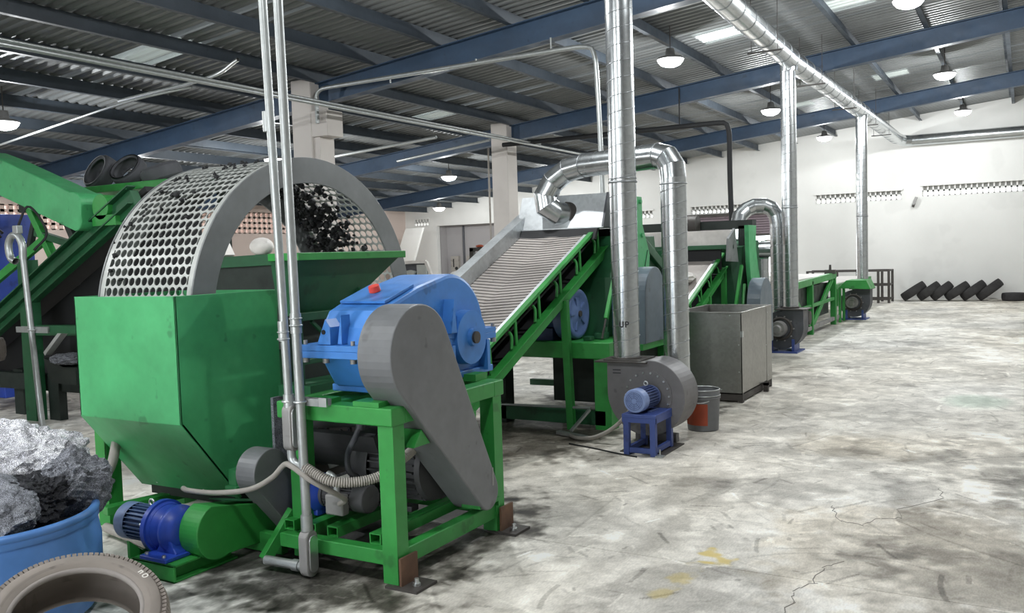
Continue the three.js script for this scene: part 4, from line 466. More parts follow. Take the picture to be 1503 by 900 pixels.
{ // mill behind the conveyor: bench, body, flywheel, plates
  const h = thing('mill_bench', 'heavy green bench with square legs under the mill', 'bench', [-3.8, 0, -7.9]);
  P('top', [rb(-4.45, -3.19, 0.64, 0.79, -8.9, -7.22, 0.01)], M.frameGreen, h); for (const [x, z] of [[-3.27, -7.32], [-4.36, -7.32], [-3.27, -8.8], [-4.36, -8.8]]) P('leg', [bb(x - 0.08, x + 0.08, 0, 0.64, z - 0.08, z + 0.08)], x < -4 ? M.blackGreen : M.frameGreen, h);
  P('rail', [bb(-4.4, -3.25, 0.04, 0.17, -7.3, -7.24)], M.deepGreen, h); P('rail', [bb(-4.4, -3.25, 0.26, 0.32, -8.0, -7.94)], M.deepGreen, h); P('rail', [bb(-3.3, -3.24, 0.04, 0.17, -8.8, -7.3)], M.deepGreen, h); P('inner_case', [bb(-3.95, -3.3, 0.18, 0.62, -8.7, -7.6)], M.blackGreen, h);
  const b = thing('grinding_mill', 'dark green mill casing behind the near duct riser', 'mill', [-3.8, 0.79, -8.4]); P('casing', [extX([[-7.7, 0.79], [-7.85, 1.35], [-8.1, 1.75], [-9.0, 1.75], [-9.2, 0.79]], -4.4, -3.42, 0.01)], M.deepGreen, b); P('side_plate', extX([[-8.1, 2.13], [-8.36, 2.13], [-8.37, 1.85], [-8.55, 1.55], [-8.42, 0.95], [-8.25, 0.79], [-7.95, 0.79], [-8.1, 1.6]], -3.34, -3.3, 0.004), M.green, b); P('spacer', [bb(-3.43, -3.33, 0.9, 1.6, -8.3, -8.15)], M.deepGreen, b); P('bolt', bolts([[-3.3, 2.08, -8.3], [-3.3, 1.75, -8.33]], 0.025, 'x', 0.02), M.green, b); P('seam_strip', [bar([-3.297, 1.2, -8.28], [-3.297, 1.6, -8.48], 0.006, 0.012)], M.deepGreen, b); P('strut', [bar([-3.36, 0.98, -7.55], [-3.36, 1.5, -7.85], 0.035, 0.035)], M.frameGreen, b); P('rod', [bar([-3.36, 0.8, -7.45], [-3.36, 0.98, -7.55], 0.015, 0.015)], M.darkSteel, b); P('arm', [bar([-3.42, 1.78, -8.4], [-3.42, 1.35, -9.3], 0.1, 0.1)], M.deepGreen, b); P('arm', [bar([-3.42, 1.6, -9.25], [-3.42, 0.79, -9.25], 0.1, 0.1)], M.deepGreen, b);
  const f = thing('flywheel', 'blue dished flywheel on the green bench beside the inclined conveyor', 'flywheel', [-3.68, 0.79, -7.46]); P('wheel', lathe([[0.0, -0.1], [0.2, -0.1], [0.235, -0.09], [0.238, 0.05], [0.225, 0.07], [0.19, 0.075], [0.165, 0.05], [0.1, 0.055], [0.05, 0.075], [0, 0.075]], 48).rotateZ(-Math.PI / 2).translate(-3.66, 1.03, -7.46), M.motorBlue, f); for (let k = 0; k < 5; k++) { const t = k / 5 * 6.2832; P('spoke', bar([-3.605, 1.03 + 0.05 * Math.sin(t), -7.46 + 0.05 * Math.cos(t)], [-3.6, 1.03 + 0.16 * Math.sin(t), -7.46 + 0.16 * Math.cos(t)], 0.02, 0.02), M.motorBlue, last(f, 'wheel')); } P('hub', [cyl([-3.66, 1.03, -7.46], [-3.57, 1.03, -7.46], 0.028, 0.028, 16)], M.darkSteel, f); P('housing', [cyl([-4.15, 1.03, -7.46], [-3.75, 1.03, -7.46], 0.17, 0.17, 30), bb(-4.1, -3.8, 0.79, 0.9, -7.6, -7.32)], paint('#3d5386', 0.5), f);
  const c = thing('clutter_brackets', 'small dark clamp brackets on the green bench', 'bracket', [-3.36, 0.79, -7.55]); PP('block', [rb(-3.46, -3.36, 0.79, 0.85, -7.62, -7.5, 0.008), cyl([-3.38, 0.85, -7.58], [-3.38, 0.9, -7.58], 0.02, 0.02, 10), rb(-3.5, -3.42, 0.79, 0.83, -7.42, -7.34, 0.008)], M.deepGreen, c);
  const g = thing('mill_belt_guard', 'blue-grey arched belt guard between the two near ducts', 'belt guard', [-3.1, 0.6, -8.1]); P('cover', extX([[-7.82, 0.72], ...arc(-8.1, 1.18, 0.26, 0, Math.PI, 18).map((q) => q), [-8.38, 0.72]], -3.24, -3.08, 0.008), paint('#697a86', 0.45), g); P('foot', [bb(-3.22, -3.1, 0.66, 0.72, -8.4, -7.8)], M.frameGreen, g);
}
// ---------------------------------------------------------------- blowers
function scrollOutline(cx, cy, r0, r1, xOut, yTop, side) {     // volute: spiral growing round to an outlet pointing up
  const pts = []; for (let i = 0; i <= 40; i++) { const t = i / 40, a = Math.PI * 0.5 - t * Math.PI * 1.5, r = r0 + (r1 - r0) * t; pts.push([cx + side * r * Math.cos(a), cy + r * Math.sin(a)]); }
  return [...pts, [cx - side * r1, yTop], [cx - side * xOut, yTop]].map((p) => p);
}
{
  const z0 = -6.78, z1 = -7.12, cx = -2.66, cy = 0.42, h = thing('blower', 'grey centrifugal blower with bolted face plate behind its blue motor', 'blower', [-2.7, 0.0, -6.95]);
  P('scroll', extZ(scrollOutline(cx, cy, 0.285, 0.36, 0.06, 0.68, 1), z1, z0, 0.006), M.blowerGrey, h);
  P('face_plate', [cyl([cx, cy, z0], [cx, cy, z0 + 0.012], 0.205, 0.205, 56)], M.blowerGrey, h); for (let k = 0; k < 18; k++) { const t = k / 18 * 6.2832; P('face_bolt', cyl([cx + 0.185 * Math.cos(t), cy + 0.185 * Math.sin(t), z0 + 0.01], [cx + 0.185 * Math.cos(t), cy + 0.185 * Math.sin(t), z0 + 0.024], 0.0085, 0.008, 8), M.chrome, last(h, 'face_plate')); }
  P('outlet_flange', [bb(-3.11, -2.66, 0.68, 0.692, -7.17, -6.73), bb(-3.05, -2.72, 0.692, 0.7, -7.12, -6.78)], M.darkSteel, h); P('label_plate', [bb(-2.97, -2.89, 0.58, 0.63, z0, z0 + 0.003)], M.blowerGrey, h); P('label_print', [bb(-2.965, -2.895, 0.614, 0.622, z0 + 0.003, z0 + 0.005), bb(-2.965, -2.895, 0.588, 0.596, z0 + 0.003, z0 + 0.005)], M.ink, last(h, 'label_plate')); P('inlet_collar', [cyl([cx, cy, z1], [cx, cy, z1 - 0.25], 0.125, 0.125, 30)], M.blowerGrey, h); P('foot', [bb(-2.86, -2.5, 0, 0.07, -7.05, -6.98)], M.blowerGrey, h);
  const m = finMotor('blower_motor', 'light blue finned motor on the blue stand of the near blower', [-2.62, 0.425, -6.74], [-0.07, 0, 1], 0.093, 0.31, [paint('#5a6da0', 0.45), paint('#8fa8dc', 0.4), paint('#6d82b4', 0.5)], { eye: true, grille: true, feet: true, base: [-2.62, 0.32, -6.6] });
  const s = thing('motor_stand', 'small dark blue angle-iron stand under the near blower motor', 'stand', [-2.6, 0, -6.62]); for (const [x, z] of [[-2.71, -6.44], [-2.49, -6.44], [-2.71, -6.8], [-2.49, -6.8]]) P('leg', bb(x - 0.022, x + 0.022, 0, 0.3, z - 0.022, z + 0.022), M.standBlue, s); P('top', [rb(-2.74, -2.46, 0.298, 0.325, -6.84, -6.41, 0.004), bb(-2.74, -2.46, 0.26, 0.3, -6.43, -6.415), bb(-2.472, -2.46, 0.26, 0.3, -6.84, -6.41)], M.standBlue, s); P('lower_rail', [bb(-2.72, -2.48, 0.02, 0.06, -6.455, -6.425)], M.standBlue, s); P('lower_rail', [bb(-2.505, -2.475, 0.02, 0.06, -6.8, -6.44)], M.standBlue, s); P('lower_rail', [bb(-2.725, -2.695, 0.02, 0.06, -6.8, -6.44)], M.standBlue, s); P('base_plate', [bb(-2.8, -2.42, 0, 0.008, -6.95, -6.5)], M.darkSteel, s); P('anchor', [bb(-2.47, -2.41, 0, 0.012, -6.47, -6.41), cyl([-2.44, 0.012, -6.44], [-2.44, 0.06, -6.44], 0.007, 0.007, 8)], M.conduit, s);
}
function riser(label, x, z, y0, y1, print) {
  const h = thing('duct_riser', label, 'duct', [x, y0, z], 'upright galvanised ducts'); P('pipe', duct([[x, y0, z], [x, y1, z]], 0.113, 36), M.galv, h); P('spiral_seam', helix([x, y0 + 0.02, z], [x, y1 - 0.05, z], 0.1135, 0.135, 0.0028), M.seam, h); P('joint_band', [torus([x, 2.17, z], 0.115, 0.008, 'y', 36), torus([x, 2.2, z], 0.115, 0.004, 'y', 36)], M.seam, h); P('base_ring', [torus([x, y0 + 0.008, z], 0.118, 0.01, 'y', 36)], M.darkSteel, h);
  if (print) { const t = new TextGeometry('UP', { font, size: 0.05, depth: 0.002, curveSegments: 4 }); t.computeBoundingBox(); t.center(); const p = t.attributes.position; for (let i = 0; i < p.count; i++) { const a = p.getX(i) / 0.113, r = 0.1145 + p.getZ(i); p.setXYZ(i, r * Math.sin(a), p.getY(i), r * Math.cos(a)); } t.rotateY(0.25).translate(x, 0.99, z); P('marking', t, M.ink, last(h, 'pipe')); }
  return h;
}
riser('tall galvanised duct riser on the near grey blower', -2.91, -6.95, 0.695, 4.3, true); riser('galvanised duct riser on the middle blower behind the steel bin', -3.08, -13.8, 0.66, 4.3); riser('galvanised duct riser nearest the back wall on the far blower', -2.99, -20.1, 0.62, 4.3);
{ // collecting duct under the roof
  const h = thing('roof_duct', 'long galvanised collecting duct under the roof turning along the back wall', 'duct', [-3.05, 4.3, -12]); P('pipe', duct([[-2.9, 4.38, 1], [-2.84, 4.38, -7], [-3.05, 4.38, -13.8], [-3.0, 4.38, -20.1], [-2.98, 4.38, -26.2], [-2.9, 4.36, -26.5], [-2.7, 4.35, -26.65], [8.8, 4.35, -26.65]], 0.15, 30), M.galv, h); const rx = (z) => (z > -7 ? -2.9 + 0.06 * (1 - z) / 8 : z > -13.8 ? -2.84 - 0.21 * (-7 - z) / 6.8 : z > -20.1 ? -3.05 + 0.05 * (-13.8 - z) / 6.3 : -3.0), rings = []; for (let z = 0; z > -26; z -= 0.55) rings.push(torus([rx(z), 4.38, z], 0.152, 0.005, 'z', 28)); P('joint_band', rings, M.seam, h); [-2, -8.2, -12.2, -15.2, -18.3, -21.2, -23.4].forEach((z) => P('hanger', [cyl([-3.2, 4.2, z], [-3.2, 4.99, z], 0.005, 0.005, 6), cyl([-2.85, 4.2, z], [-2.85, 4.99, z], 0.005, 0.005, 6), bb(-3.25, -2.8, 4.19, 4.21, z - 0.015, z + 0.015)], M.darkSteel, h));
  [[-2.93, -6.95], [-3.06, -13.8], [-2.99, -20.1]].forEach(([x, z]) => P('branch_collar', [cyl([x, 4.2, z], [x, 4.36, z], 0.125, 0.125, 28)], M.galv, h));
}
function farBlower(label, x, z, s, open) {
  const h = thing('blower', label, 'blower', [x, 0, z]), cx = x - 0.02, cy = 0.36; P('scroll', extZ(scrollOutline(cx, cy, 0.26, 0.33, 0.04, 0.64, -1), z - 0.18, z + 0.18, 0.005), M.darkGrey, h); P('face_ring', [torus([cx, cy, z + 0.185], 0.16, 0.02, 'z', 36)], M.darkSteel, h); for (let k = 0; k < 10; k++) { const t = k / 10 * 6.2832; P('ring_bolt', cyl([cx + 0.19 * Math.cos(t), cy + 0.19 * Math.sin(t), z + 0.18], [cx + 0.19 * Math.cos(t), cy + 0.19 * Math.sin(t), z + 0.2], 0.012, 0.012, 6), M.castAlu, last(h, 'face_ring')); }
  P('outlet_flange', [bb(x - 0.1, x + 0.36, 0.64, 0.655, z - 0.22, z + 0.22)], M.darkSteel, h); P('motor_cowl', [cyl([cx - 0.02, cy, z + 0.18], [cx - 0.02, cy, z + 0.34], 0.12, 0.11, 30), cyl([cx - 0.02, cy, z + 0.34], [cx - 0.02, cy, z + 0.37], 0.07, 0.05, 20)], M.castAlu, h); for (const dx of [-0.16, 0.16]) P('foot', [bb(x + dx - 0.02, x + dx + 0.02, 0, 0.2, z - 0.15, z + 0.2)], M.standBlue, h); P('base', [bb(x - 0.28, x + 0.24, 0, 0.02, z - 0.25, z + 0.3)], M.standBlue, h); return h;
}
farBlower('dark grey blower on blue feet just behind the steel bin', -3.16, -13.75); farBlower('far dark grey blower with open pale inlet near the back wall', -3.12, -20.05);
// ---------------------------------------------------------------- steel bin, bucket, floor clutter
{
  const h = thing('steel_bin', 'open-topped stainless sheet steel bin standing in the aisle', 'bin', [-2.85, 0, -9.7]), x0 = -3.24, x1 = -2.51, z0 = -9.02, z1 = -10.25, y0 = 0.09, y1 = 0.93;
  P('front_sheet', bb(x0, x1, y0, y1, z0 - 0.008, z0), M.steelBin, h); P('side_sheet', bb(x1 - 0.008, x1, y0, y1, z0 - 1.0, z0), M.steelBin, h); P('side_sheet', bb(x1 - 0.006, x1 + 0.003, y0, y1, z1, z0 - 1.004), M.steelBin, h); P('side_sheet', bb(x0, x0 + 0.008, y0, y1, z1, z0), M.steelBin, h); P('back_sheet', bb(x0, x1, y0, y1, z1, z1 + 0.008), M.steelBin, h); P('bottom', bb(x0, x1, y0, y0 + 0.01, z1, z0), M.darkSteel, h);
  P('rim', [bar([x0, y1, z0], [x1, y1, z0], 0.02, 0.016), bar([x1, y1, z0], [x1, y1, z1], 0.02, 0.016), bar([x0, y1, z1], [x1, y1, z1], 0.02, 0.016), bar([x0, y1, z0], [x0, y1, z1], 0.02, 0.016)], M.steelBin, h); P('base_frame', [bb(x0, x1, 0.02, y0, z0 - 0.04, z0 - 0.005), bb(x1 - 0.04, x1 - 0.005, 0.02, y0, z1, z0), bb(x1 - 0.05, x1 + 0.002, 0, 0.1, z0 - 0.05, z0 - 0.002)], M.darkSteel, h);
  P('foot', [bb(x1 + 0.01, x1 + 0.06, 0, 0.1, z0 - 0.85, z0 - 0.8), bb(x1 - 0.1, x1 + 0.06, 0.07, 0.1, z0 - 0.85, z0 - 0.8)], M.darkSteel, h); P('foot', [bb(x1 - 0.04, x1, 0, 0.1, z1, z1 + 0.05), bb(x0, x0 + 0.05, 0, 0.1, z0 - 0.06, z0 - 0.01)], M.darkSteel, h);
  P('rivet', [...bolts([[x1 - 0.12, 0.9, z0], [x1 - 0.03, 0.6, z0], [x1 - 0.03, 0.32, z0], [x1 - 0.22, 0.13, z0]], 0.008, 'z', 0.006), ...bolts([[x1, 0.86, z0 - 1.05], [x1, 0.15, z0 - 1.05], [x1, 0.5, z0 - 0.98]], 0.008, 'x', 0.006)], M.chrome, h); P('catch', [bb(x1 - 0.01, x1 + 0.012, 0.68, 0.74, z0 - 0.03, z0 + 0.006)], M.chrome, h); P('inner_panel', [bar([x0 + 0.1, 0.8, z1 + 0.35], [x1 - 0.02, 0.84, z1 + 0.3], 0.25, 0.01)], M.galvSheet, h);
}
{
  const c = [-2.47, 0, -7.6], h = thing('paint_bucket', 'used paint bucket with orange-red label behind the near blower', 'bucket', c); P('body', lathe([[0, 0], [0.13, 0], [0.135, 0.01], [0.148, 0.28], [0.155, 0.285], [0.155, 0.3], [0.149, 0.3], [0.15, 0.36], [0.143, 0.36], [0.128, 0.02], [0, 0.015]], 36).translate(...c), M.grey, h); P('label_band', [(() => { const g = new THREE.CylinderGeometry(0.1465, 0.1385, 0.19, 24, 1, true, -1.9, 2.5); return g.translate(c[0], 0.15, c[2]); })()], M.orange, h); P('rim', [torus([c[0], 0.36, c[2]], 0.147, 0.006, 'y', 36), torus([c[0], 0.31, c[2]], 0.152, 0.005, 'y', 36)], M.conduit, h); P('handle', [tube([[c[0] - 0.15, 0.3, c[2]], [c[0] - 0.1, 0.27, c[2] + 0.13], [c[0] + 0.05, 0.26, c[2] + 0.16], [c[0] + 0.15, 0.3, c[2]]], 0.004, 24, 6)], M.chrome, h);
  single('steel_offcut', [bx(-3.4, 0.022, -6.86, 0.36, 0.03, 0.045, 0, -0.35, 0)], M.conduit, 'pale square-tube offcut lying on the floor by the bench leg', 'offcut');
  single('steel_offcut', [bar([-3.42, 0.05, -6.88], [-3.35, 0.2, -7.12], 0.03, 0.02)], M.conduit, 'steel bar offcut leaning on the bench rail', 'offcut'); single('steel_rod', [cyl([-4.4, 0.19, -7.15], [-3.36, 0.21, -7.15], 0.012, 0.012, 8), cyl([-4.4, 0.19, -7.15], [-4.28, 0.19, -7.15], 0.022, 0.022, 10)], M.conduit, 'long thin steel rod lying along the bench bottom rail', 'rod');
  single('flexible_conduit', [tube([[-3.45, 0.02, -6.9], [-3.3, 0.025, -6.75], [-3.12, 0.05, -6.72], [-2.95, 0.14, -6.72], [-2.8, 0.28, -6.68], [-2.72, 0.4, -6.66]], 0.017, 50, 10)], M.hose, 'grey flexible conduit running from the floor up to the near blower motor', 'conduit'); single('power_cable', [tube([[-3.3, 0.006, -6.6], [-3.0, 0.006, -6.5], [-2.8, 0.006, -6.42], [-2.6, 0.006, -6.36]], 0.006, 40, 6)], M.black, 'thin black cable on the floor in front of the blue stand', 'cable');
  const sh = thing('steel_flat', 'pale flat bar resting on the bench bottom shelf', 'bar', [-3.9, 0.32, -7.97]); P('flat', [bx(-3.85, 0.33, -7.97, 0.16, 0.012, 0.05, 0, 0.3, 0)], M.conduit, sh);
}
// ================================================================ SECOND LINE behind the bin
conveyor('inclined_conveyor', 'second inclined green conveyor behind the steel bin', { x0: -4.3, x1: -3.65, z0: -10.5, z1: -12.2, y0: 0.83, k: 0.4, drop: 0.22, cleats: 0, posts: 4, legs: [[-3.6, -11.4, -11.45], [-3.6, -12.1, -12.1], [-4.3, -11.4, -11.4]] });
{
  const h = thing('trough_hopper', 'green hopper with bright white inner panel above the second conveyor', 'hopper', [-4.0, 1.5, -12.3]); P('white_panel', [bar([-5.2, 1.74, -12.0], [-3.42, 1.74, -12.0], 0.012, 0.2)], M.white, h); P('rim', [bar([-5.2, 1.61, -11.96], [-3.42, 1.61, -11.96], 0.06, 0.06)], M.deepGreen, h); P('skirt', [bb(-5.2, -3.6, 1.3, 1.58, -12.02, -11.98)], M.black, h); P('side_plate', [extX([[-11.7, 1.42], [-11.75, 1.72], [-12.05, 1.86], [-12.2, 1.4]], -3.45, -3.42)], M.ring, h); P('top_bar', [bb(-5.2, -3.3, 1.86, 1.98, -12.7, -12.5)], M.blackGreen, h); PP('post', [bb(-5.1, -5.0, 0, 1.9, -12.7, -12.5), bb(-3.5, -3.4, 0, 1.9, -12.7, -12.5)], M.blackGreen, h); P('pulley', [cyl([-4.35, 1.93, -12.4], [-4.05, 1.93, -12.4], 0.14, 0.14, 24)], M.darkSteel, h); P('chips', [rock(63, 0.3, 1.3, 0.35, 0.8, 0.3, 3).translate(-4.1, 1.22, -11.3)], M.white, h).userData = { kind: 'stuff' };
  const b = thing('grinding_mill', 'second green mill with tall scalloped side plate behind the steel bin', 'mill', [-3.6, 0, -12.8]); P('casing', [extX([[-12.2, 0.3], [-12.3, 1.6], [-13.2, 1.7], [-13.3, 0.3]], -4.3, -3.4)], M.deepGreen, b); P('side_plate', extX([[-12.22, 1.9], [-12.62, 1.9], [-12.6, 1.6], [-12.7, 1.3], [-12.9, 1.0], [-12.85, 0.8], [-12.6, 0.3], [-12.2, 0.3], [-12.35, 1.0], [-12.25, 1.4]], -3.34, -3.28, 0.005), M.green, b); P('strut', [bar([-3.35, 0.5, -11.6], [-3.35, 1.35, -12.1], 0.04, 0.05)], M.frameGreen, b); P('strut', [bar([-3.3, 0.6, -11.9], [-3.3, 1.1, -12.05], 0.035, 0.04)], M.frameGreen, b); P('base', [bb(-4.3, -3.3, 0.0, 0.3, -13.3, -12.25)], M.deepGreen, b);
  const g = thing('mill_belt_guard', 'blue-grey arched belt guard just behind the bin rim', 'belt guard', [-3.05, 0.3, -12.1]); P('cover', extX([[-11.75, 0.3], ...arc(-12.1, 0.85, 0.33, 0, Math.PI, 16), [-12.45, 0.3]], -3.2, -3.02, 0.006), paint('#697a86', 0.45), g); P('pedestal', [bb(-3.2, -3.04, 0, 0.3, -12.4, -11.8)], M.deepGreen, g);
  const u = thing('suction_duct', 'galvanised swan-neck duct above the second mill', 'duct', [-3.6, 0.4, -13.9]); const p = [[-3.83, 1.7, -13.6], [-3.83, 1.95, -13.65], [-3.81, 2.08, -13.7], [-3.73, 2.18, -13.8], [-3.62, 2.23, -13.85], [-3.48, 2.23, -13.9], [-3.38, 2.18, -13.93], [-3.32, 2.08, -13.95], [-3.3, 1.95, -13.95], [-3.3, 0.38, -13.95]]; P('pipe', duct(p, 0.113), M.galv, u); P('spiral_seam', helix([-3.3, 0.4, -13.95], [-3.3, 1.9, -13.95], 0.1135, 0.135, 0.003), M.seam, u);
  const u2 = thing('suction_duct', 'grey galvanised duct cluster seen beside the swan-neck duct', 'duct', [-3.9, 1.0, -14.6]); P('pipe', [duct([[-4.6, 1.55, -14.6], [-3.5, 1.55, -14.6]], 0.13), duct([[-3.72, 0.6, -14.6], [-3.72, 1.4, -14.6]], 0.12)], M.galv, u2);
}
{ // far screening line
  const h = thing('screen_frame', 'long green braced conveyor frame between the two far risers', 'frame', [-3.5, 0, -17]); const X = -3.32; P('top_beam', [bar([X, 0.92, -14.6], [X, 0.98, -18.7], 0.1, 0.12)], M.frameGreen, h); P('top_beam', [bar([-4.2, 0.95, -14.6], [-4.2, 0.98, -18.7], 0.1, 0.12)], M.deepGreen, h); P('middle_beam', [bar([X, 0.5, -14.6], [X, 0.52, -18.7], 0.06, 0.06)], M.frameGreen, h); P('bottom_beam', [bar([X, 0.12, -14.4], [X, 0.12, -19.3], 0.07, 0.07)], M.castAlu, h); for (const z of [-14.7, -16.4, -18.6]) P('post', bb(X - 0.05, X + 0.05, 0, 0.95, z - 0.05, z + 0.05), M.frameGreen, h); for (const [a, b] of [[-14.8, -16.3], [-18.5, -16.6]]) P('brace', bar([X, 0.9, a], [X, 0.15, b], 0.05, 0.06), M.frameGreen, h); P('brace', bar([X, 0.2, -16.6], [X, 0.9, -18.3], 0.04, 0.05), M.frameGreen, h); P('deck', [bb(-4.2, X, 0.98, 1.02, -18.6, -14.8)], M.white, h); P('trough', [bb(-4.15, X - 0.06, 0.25, 0.85, -18.4, -15)], M.blackGreen, h); P('roller', [cyl([-4.1, 0.35, -15.8], [-3.2, 0.35, -15.8], 0.12, 0.12, 20)], M.darkSteel, h); P('valve', [cyl([X, 1.04, -18.3], [X, 1.2, -18.3], 0.03, 0.02, 10), bb(X - 0.1, X + 0.1, 1.02, 1.1, -18.35, -18.25)], M.darkSteel, h);
  const b = thing('green_incline', 'steep dark green elevator between swan-neck duct and middle riser', 'elevator', [-3.7, 0, -15]); P('leg_frame', [bar([-3.6, 0.3, -14.3], [-3.6, 1.55, -15.6], 0.12, 0.12), bar([-3.9, 0.3, -14.3], [-3.9, 1.6, -15.6], 0.12, 0.3)], M.deepGreen, b); P('head', [cyl([-3.9, 1.62, -15.6], [-3.5, 1.62, -15.6], 0.1, 0.1, 18)], M.hose, b); P('post', [bb(-3.95, -3.85, 0, 1.5, -15.6, -15.5)], M.deepGreen, b);
  const c = thing('tilted_cover', 'bright green tilted sheet cover above the far blower', 'cover', [-2.95, 0.66, -19.1]); P('sheet', extZ([[-3.3, 0.7], [-3.14, 0.86], [-2.76, 0.86], [-2.68, 0.68]], -19.7, -19.0, 0.004), M.frameGreen, c); PP('post', [bb(-3.3, -3.26, 0, 0.7, -19.6, -19.5), bb(-3.3, -3.26, 0, 0.7, -19.15, -19.05)], M.frameGreen, c);
  const d = thing('roller_conveyor', 'low pale-belted conveyor running to the dark rack', 'conveyor', [-3.7, 0, -21.5]); P('belt', [bb(-4.2, -3.5, 0.72, 0.76, -24.5, -19)], M.white, d); PP('beam', [bar([-3.46, 0.7, -24.5], [-3.46, 0.7, -19], 0.05, 0.1), bar([-4.24, 0.7, -24.5], [-4.24, 0.7, -19], 0.05, 0.1)], M.frameGreen, d); for (const z of [-19.5, -22, -24.2]) PP('leg', [bb(-3.5, -3.42, 0, 0.66, z - 0.04, z + 0.04), bb(-4.28, -4.2, 0, 0.66, z - 0.04, z + 0.04)], M.frameGreen, d);
  const r = thing('steel_rack', 'dark steel pipe rack against the back wall left of the tyres', 'rack', [-4.0, 0, -25.5]); for (const x of [-5.2, -4.55, -3.9, -3.38, -3.12]) for (const z of [-25.35, -26.1]) P('upright', bb(x - 0.03, x + 0.03, 0, 0.88, z - 0.03, z + 0.03), M.darkSteel, r); for (const y of [0.1, 0.48, 0.86]) P('shelf_bar', [bar([-5.2, y, -25.35], [-3.1, y, -25.35], 0.04, 0.045), bar([-5.2, y, -26.1], [-3.1, y, -26.1], 0.04, 0.045), bar([-3.12, y, -25.35], [-3.12, y, -26.1], 0.04, 0.04)], M.darkSteel, r);
  // row of tyres against the back wall
  const xs = [-2.62, -2.24, -1.93, -1.56, -1.18, -0.8], rr = [0.34, 0.32, 0.31, 0.33, 0.34, 0.35], nm = ['leftmost', 'second', 'third', 'fourth', 'fifth', 'sixth']; xs.forEach((x, i) => { const r_ = rr[i], w = 0.225, tilt = -0.6 - 0.04 * (i % 3); tyreThing(i ? nm[i] + ' of the leaning black tyres from the left along the back wall' : 'leftmost of the leaning black tyres along the back wall', [x, r_ * Math.abs(Math.sin(tilt)) * 0.98 + w / 2 * Math.cos(tilt) * 0.9 - 0.005, -26.35], [0, 0, -tilt], r_, w, 0.19, [M.tyreDark], 40, 'tyres along the back wall'); });
  tyreThing('black tyre lying flat at the right end of the tyre row', [-0.24, 0.105, -26.35], [0, 0, 0], 0.29, 0.2, 0.17, [M.tyreDark], 40, 'tyres along the back wall');
  const sp = thing('wall_speaker', 'small dark bracket lamp on the back wall between the vent strips', 'bracket', [-2.55, 2.7, BACK + 0.1]); P('body', [bx(-2.62, 2.72, BACK + 0.08, 0.06, 0.22, 0.1, 0, 0, -0.35)], M.castAlu, sp); P('arm', [bx(-2.66, 2.6, BACK + 0.06, 0.06, 0.1, 0.1, 0, 0, -0.35)], M.darkSteel, sp);
}
// ================================================================ PIPES UNDER THE ROOF, FAR CORNER
single('ceiling_conduit', [tube([[-8.95, 3.6, -10.0], [-8.95, 4.0, -10.0], [-8.85, 4.08, -10.0], [-8.6, 4.09, -10.0], [-6, 4.1, -10.0], [-4.75, 4.1, -10.0], [-4.55, 4.06, -10.0], [-4.5, 3.9, -10.0], [-4.47, 3.2, -10.0], [-4.45, 2.3, -10.0]], 0.03, 120, 10, 0.2), ...[-7.6, -6.2, -5.1].map((x) => cyl([x, 4.08, -10.0], [x, 4.78 + SLOPE * x, -10.0], 0.012, 0.012, 6))], M.conduit, 'grey conduit running under the nearest beam and bending down behind the tall riser', 'conduit');
single('ceiling_conduit', [tube([[-9.1, 3.8, -15.6], [-7, 3.8, -15.6], [-4.8, 3.8, -15.6], [-4.56, 3.78, -15.6], [-4.5, 3.6, -15.6], [-4.5, 2.8, -15.6], [-4.48, 1.9, -15.6]], 0.045, 100, 10, 0.2), cyl([-5.4, 3.8, -15.6], [-5.4, 4.5, -15.6], 0.012, 0.012, 6)], M.black, 'black pipe running across and dropping to the second mill', 'pipe');
single('ceiling_conduit', [cyl([-8.4, 3.74, 3], [-8.4, 3.74, -20], 0.026, 0.026, 10), cyl([-8.46, 3.8, 3], [-8.46, 3.8, -16], 0.018, 0.018, 8)], M.conduit, 'long thin conduit pair running along the column line under the roof', 'conduit');
single('ceiling_conduit', [tube([[-14, 3.35, -7.75], [-11.5, 3.62, -7.75], [-10.3, 3.8, -7.9], [-9.6, 3.95, -8.3]], 0.016, 40, 8), tube([[-10.7, 3.85, -8.0], [-9.2, 4.0, -8.2], [-8.4, 4.1, -8.0]], 0.025, 30, 8)], M.conduit, 'thin loose conduit lengths under the roof at the left', 'conduit');
single('ceiling_conduit', [cyl([-11.6, 3.6, -13.4], [-9.2, 3.75, -13.4], 0.03, 0.03, 8), cyl([-11, 3.55, -14.6], [-8.8, 3.78, -14.6], 0.025, 0.025, 8)], M.conduit, 'pair of short pale conduits between the first two columns', 'conduit');
single('hanging_rod', [cyl([-10.3, 0, -17.0], [-10.3, 4.1, -17.0], 0.022, 0.022, 8)], M.hose, 'thin grey upright pipe left of the second white column', 'pipe');
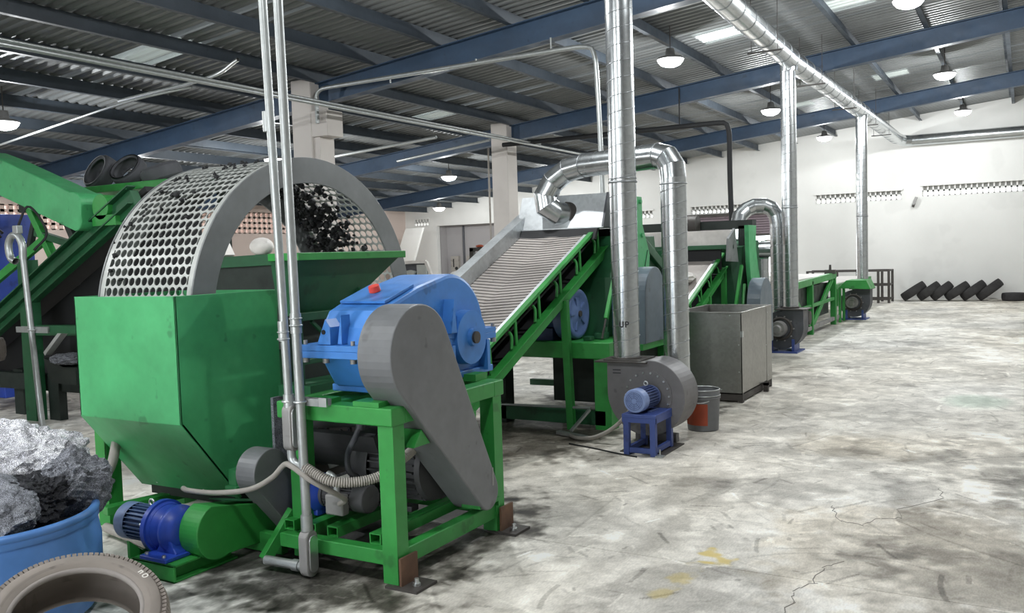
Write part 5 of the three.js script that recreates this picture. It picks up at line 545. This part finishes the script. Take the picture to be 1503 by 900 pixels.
{
  const p = thing('leaning_panel', 'large scuffed white panel leaning in the far corner', 'panel', [-18.7, 0, -25.4]); P('board', [extZ([[-19.9, 0], [-19.0, 0], [-18.0, 2.62], [-18.75, 2.62]], -25.3, -25.2, 0.01)], M.wall, p); P('stand', [bb(-18.9, -18.8, 0, 1.4, -25.6, -25.3)], M.hose, p);
  const e = [[-18.2, 'left grey meter box on the recess wall'], [-17.5, 'right grey meter box on the recess wall']]; for (const [x, l] of e) { const b = thing('meter_box', l, 'box', [x, 1.0, BACK - 0.6], 'meter boxes in the recess'); P('case', [rb(x - 0.17, x + 0.17, 0.95, 1.6, BACK - 0.65, BACK - 0.5, 0.01)], M.hose, b); P('dial', [cyl([x + 0.08, 1.15, BACK - 0.5], [x + 0.08, 1.15, BACK - 0.48], 0.06, 0.06, 12), bb(x - 0.06, x - 0.02, 1.2, 1.5, BACK - 0.5, BACK - 0.49)], M.black, last(b, 'case')); P('lead', [bb(x - 0.15, x + 0.2, 0.86, 0.9, BACK - 0.64, BACK - 0.58)], M.darkGrey, b); }
  single('wall_conduit', [cyl([-17.85, 0.9, BACK - 0.62], [-17.85, 2.7, BACK - 0.62], 0.04, 0.04, 10)], M.darkGrey, 'dark conduit between the two meter boxes', 'conduit');
  const t = thing('sorting_bench', 'dark green bench with scraps below the grey recess', 'bench', [-8.3, 0, -12.3]); P('tray', [rb(-9.2, -7.2, 1.12, 1.26, -12.9, -12.0, 0.01)], M.deepGreen, t); P('apron', [bb(-9.1, -7.3, 0.8, 1.12, -12.8, -12.1)], M.blackGreen, t); for (const x of [-9.1, -7.3]) P('leg', bb(x - 0.05, x + 0.05, 0, 0.8, -12.1, -12.0), M.deepGreen, t);
  const f = thing('portal_frame', 'dark square portal frame on the sorting bench', 'frame', [-7.6, 1.26, -12.3]); P('post', bb(-7.86, -7.79, 1.26, 1.72, -12.35, -12.28), M.darkSteel, f); P('post', bb(-7.5, -7.43, 1.26, 1.72, -12.35, -12.28), M.darkSteel, f); P('beam', bb(-7.86, -7.25, 1.67, 1.73, -12.35, -12.28), M.darkSteel, f); P('cap', [new THREE.IcosahedronGeometry(0.05, 1).scale(1.4, 0.5, 1).translate(-7.68, 1.75, -12.31)], M.orange, f);
  const g = thing('hydraulic_pump', 'black pump unit with hoses beside the conveyor edge', 'pump', [-7.2, 1.26, -12.2]); P('body', [rock(57, 0.16, 0.9, 1.1, 0.9, 0.25, 3).translate(-7.2, 1.55, -12.2), cyl([-7.38, 1.4, -12.1], [-7.15, 1.62, -12.1], 0.07, 0.09, 14), bb(-7.35, -7.05, 1.26, 1.4, -12.3, -12.1)], M.black, g); P('hose', [tube([[-7.4, 1.35, -12.05], [-7.42, 1.55, -12.05], [-7.3, 1.7, -12.05], [-7.15, 1.72, -12.05]], 0.025, 24, 8)], M.blackGreen, g);
  for (const [x, s, l] of [[-8.15, 0.12, 'left pale sack on the sorting bench'], [-7.9, 0.13, 'right pale sack on the sorting bench behind the portal post']]) single('white_sack', [new THREE.IcosahedronGeometry(s, 2).scale(1.4, 0.42, 0.9).translate(x, 1.26 + s * 0.38, -12.4)], M.white, l, 'sack');
  const w = thing('white_chute', 'small white framed chute box behind the blue gearbox', 'chute', [-8.5, 1.2, -11.6]); P('frame', [bar([-8.75, 1.26, -11.6], [-8.75, 1.52, -11.6], 0.04, 0.04), bar([-8.75, 1.52, -11.6], [-8.25, 1.53, -11.6], 0.04, 0.05), bar([-8.25, 1.53, -11.6], [-8.1, 1.2, -11.6], 0.05, 0.05)], M.white, w); P('panel', [bb(-8.45, -8.27, 1.2, 1.48, -11.66, -11.62)], M.screen, w); P('dark_back', [bb(-8.72, -8.3, 1.2, 1.5, -11.72, -11.68)], M.darkGrey, w); P('fan_plate', [extZ([[-8.62, 1.3], [-8.5, 1.3], [-8.45, 1.38], [-8.56, 1.4], [-8.67, 1.38]], -11.62, -11.58)], M.screen, w); P('stand', [bb(-8.8, -8.0, 1.14, 1.2, -11.8, -11.5), bb(-8.75, -8.7, 0, 1.14, -11.6, -11.55), bb(-8.1, -8.05, 0, 1.14, -11.6, -11.55)], M.deepGreen, w);
}
scene.traverse((o) => { if (o.isMesh && o.name !== 'lens') o.castShadow = o.receiveShadow = true; });
renderer.render(scene, camera);
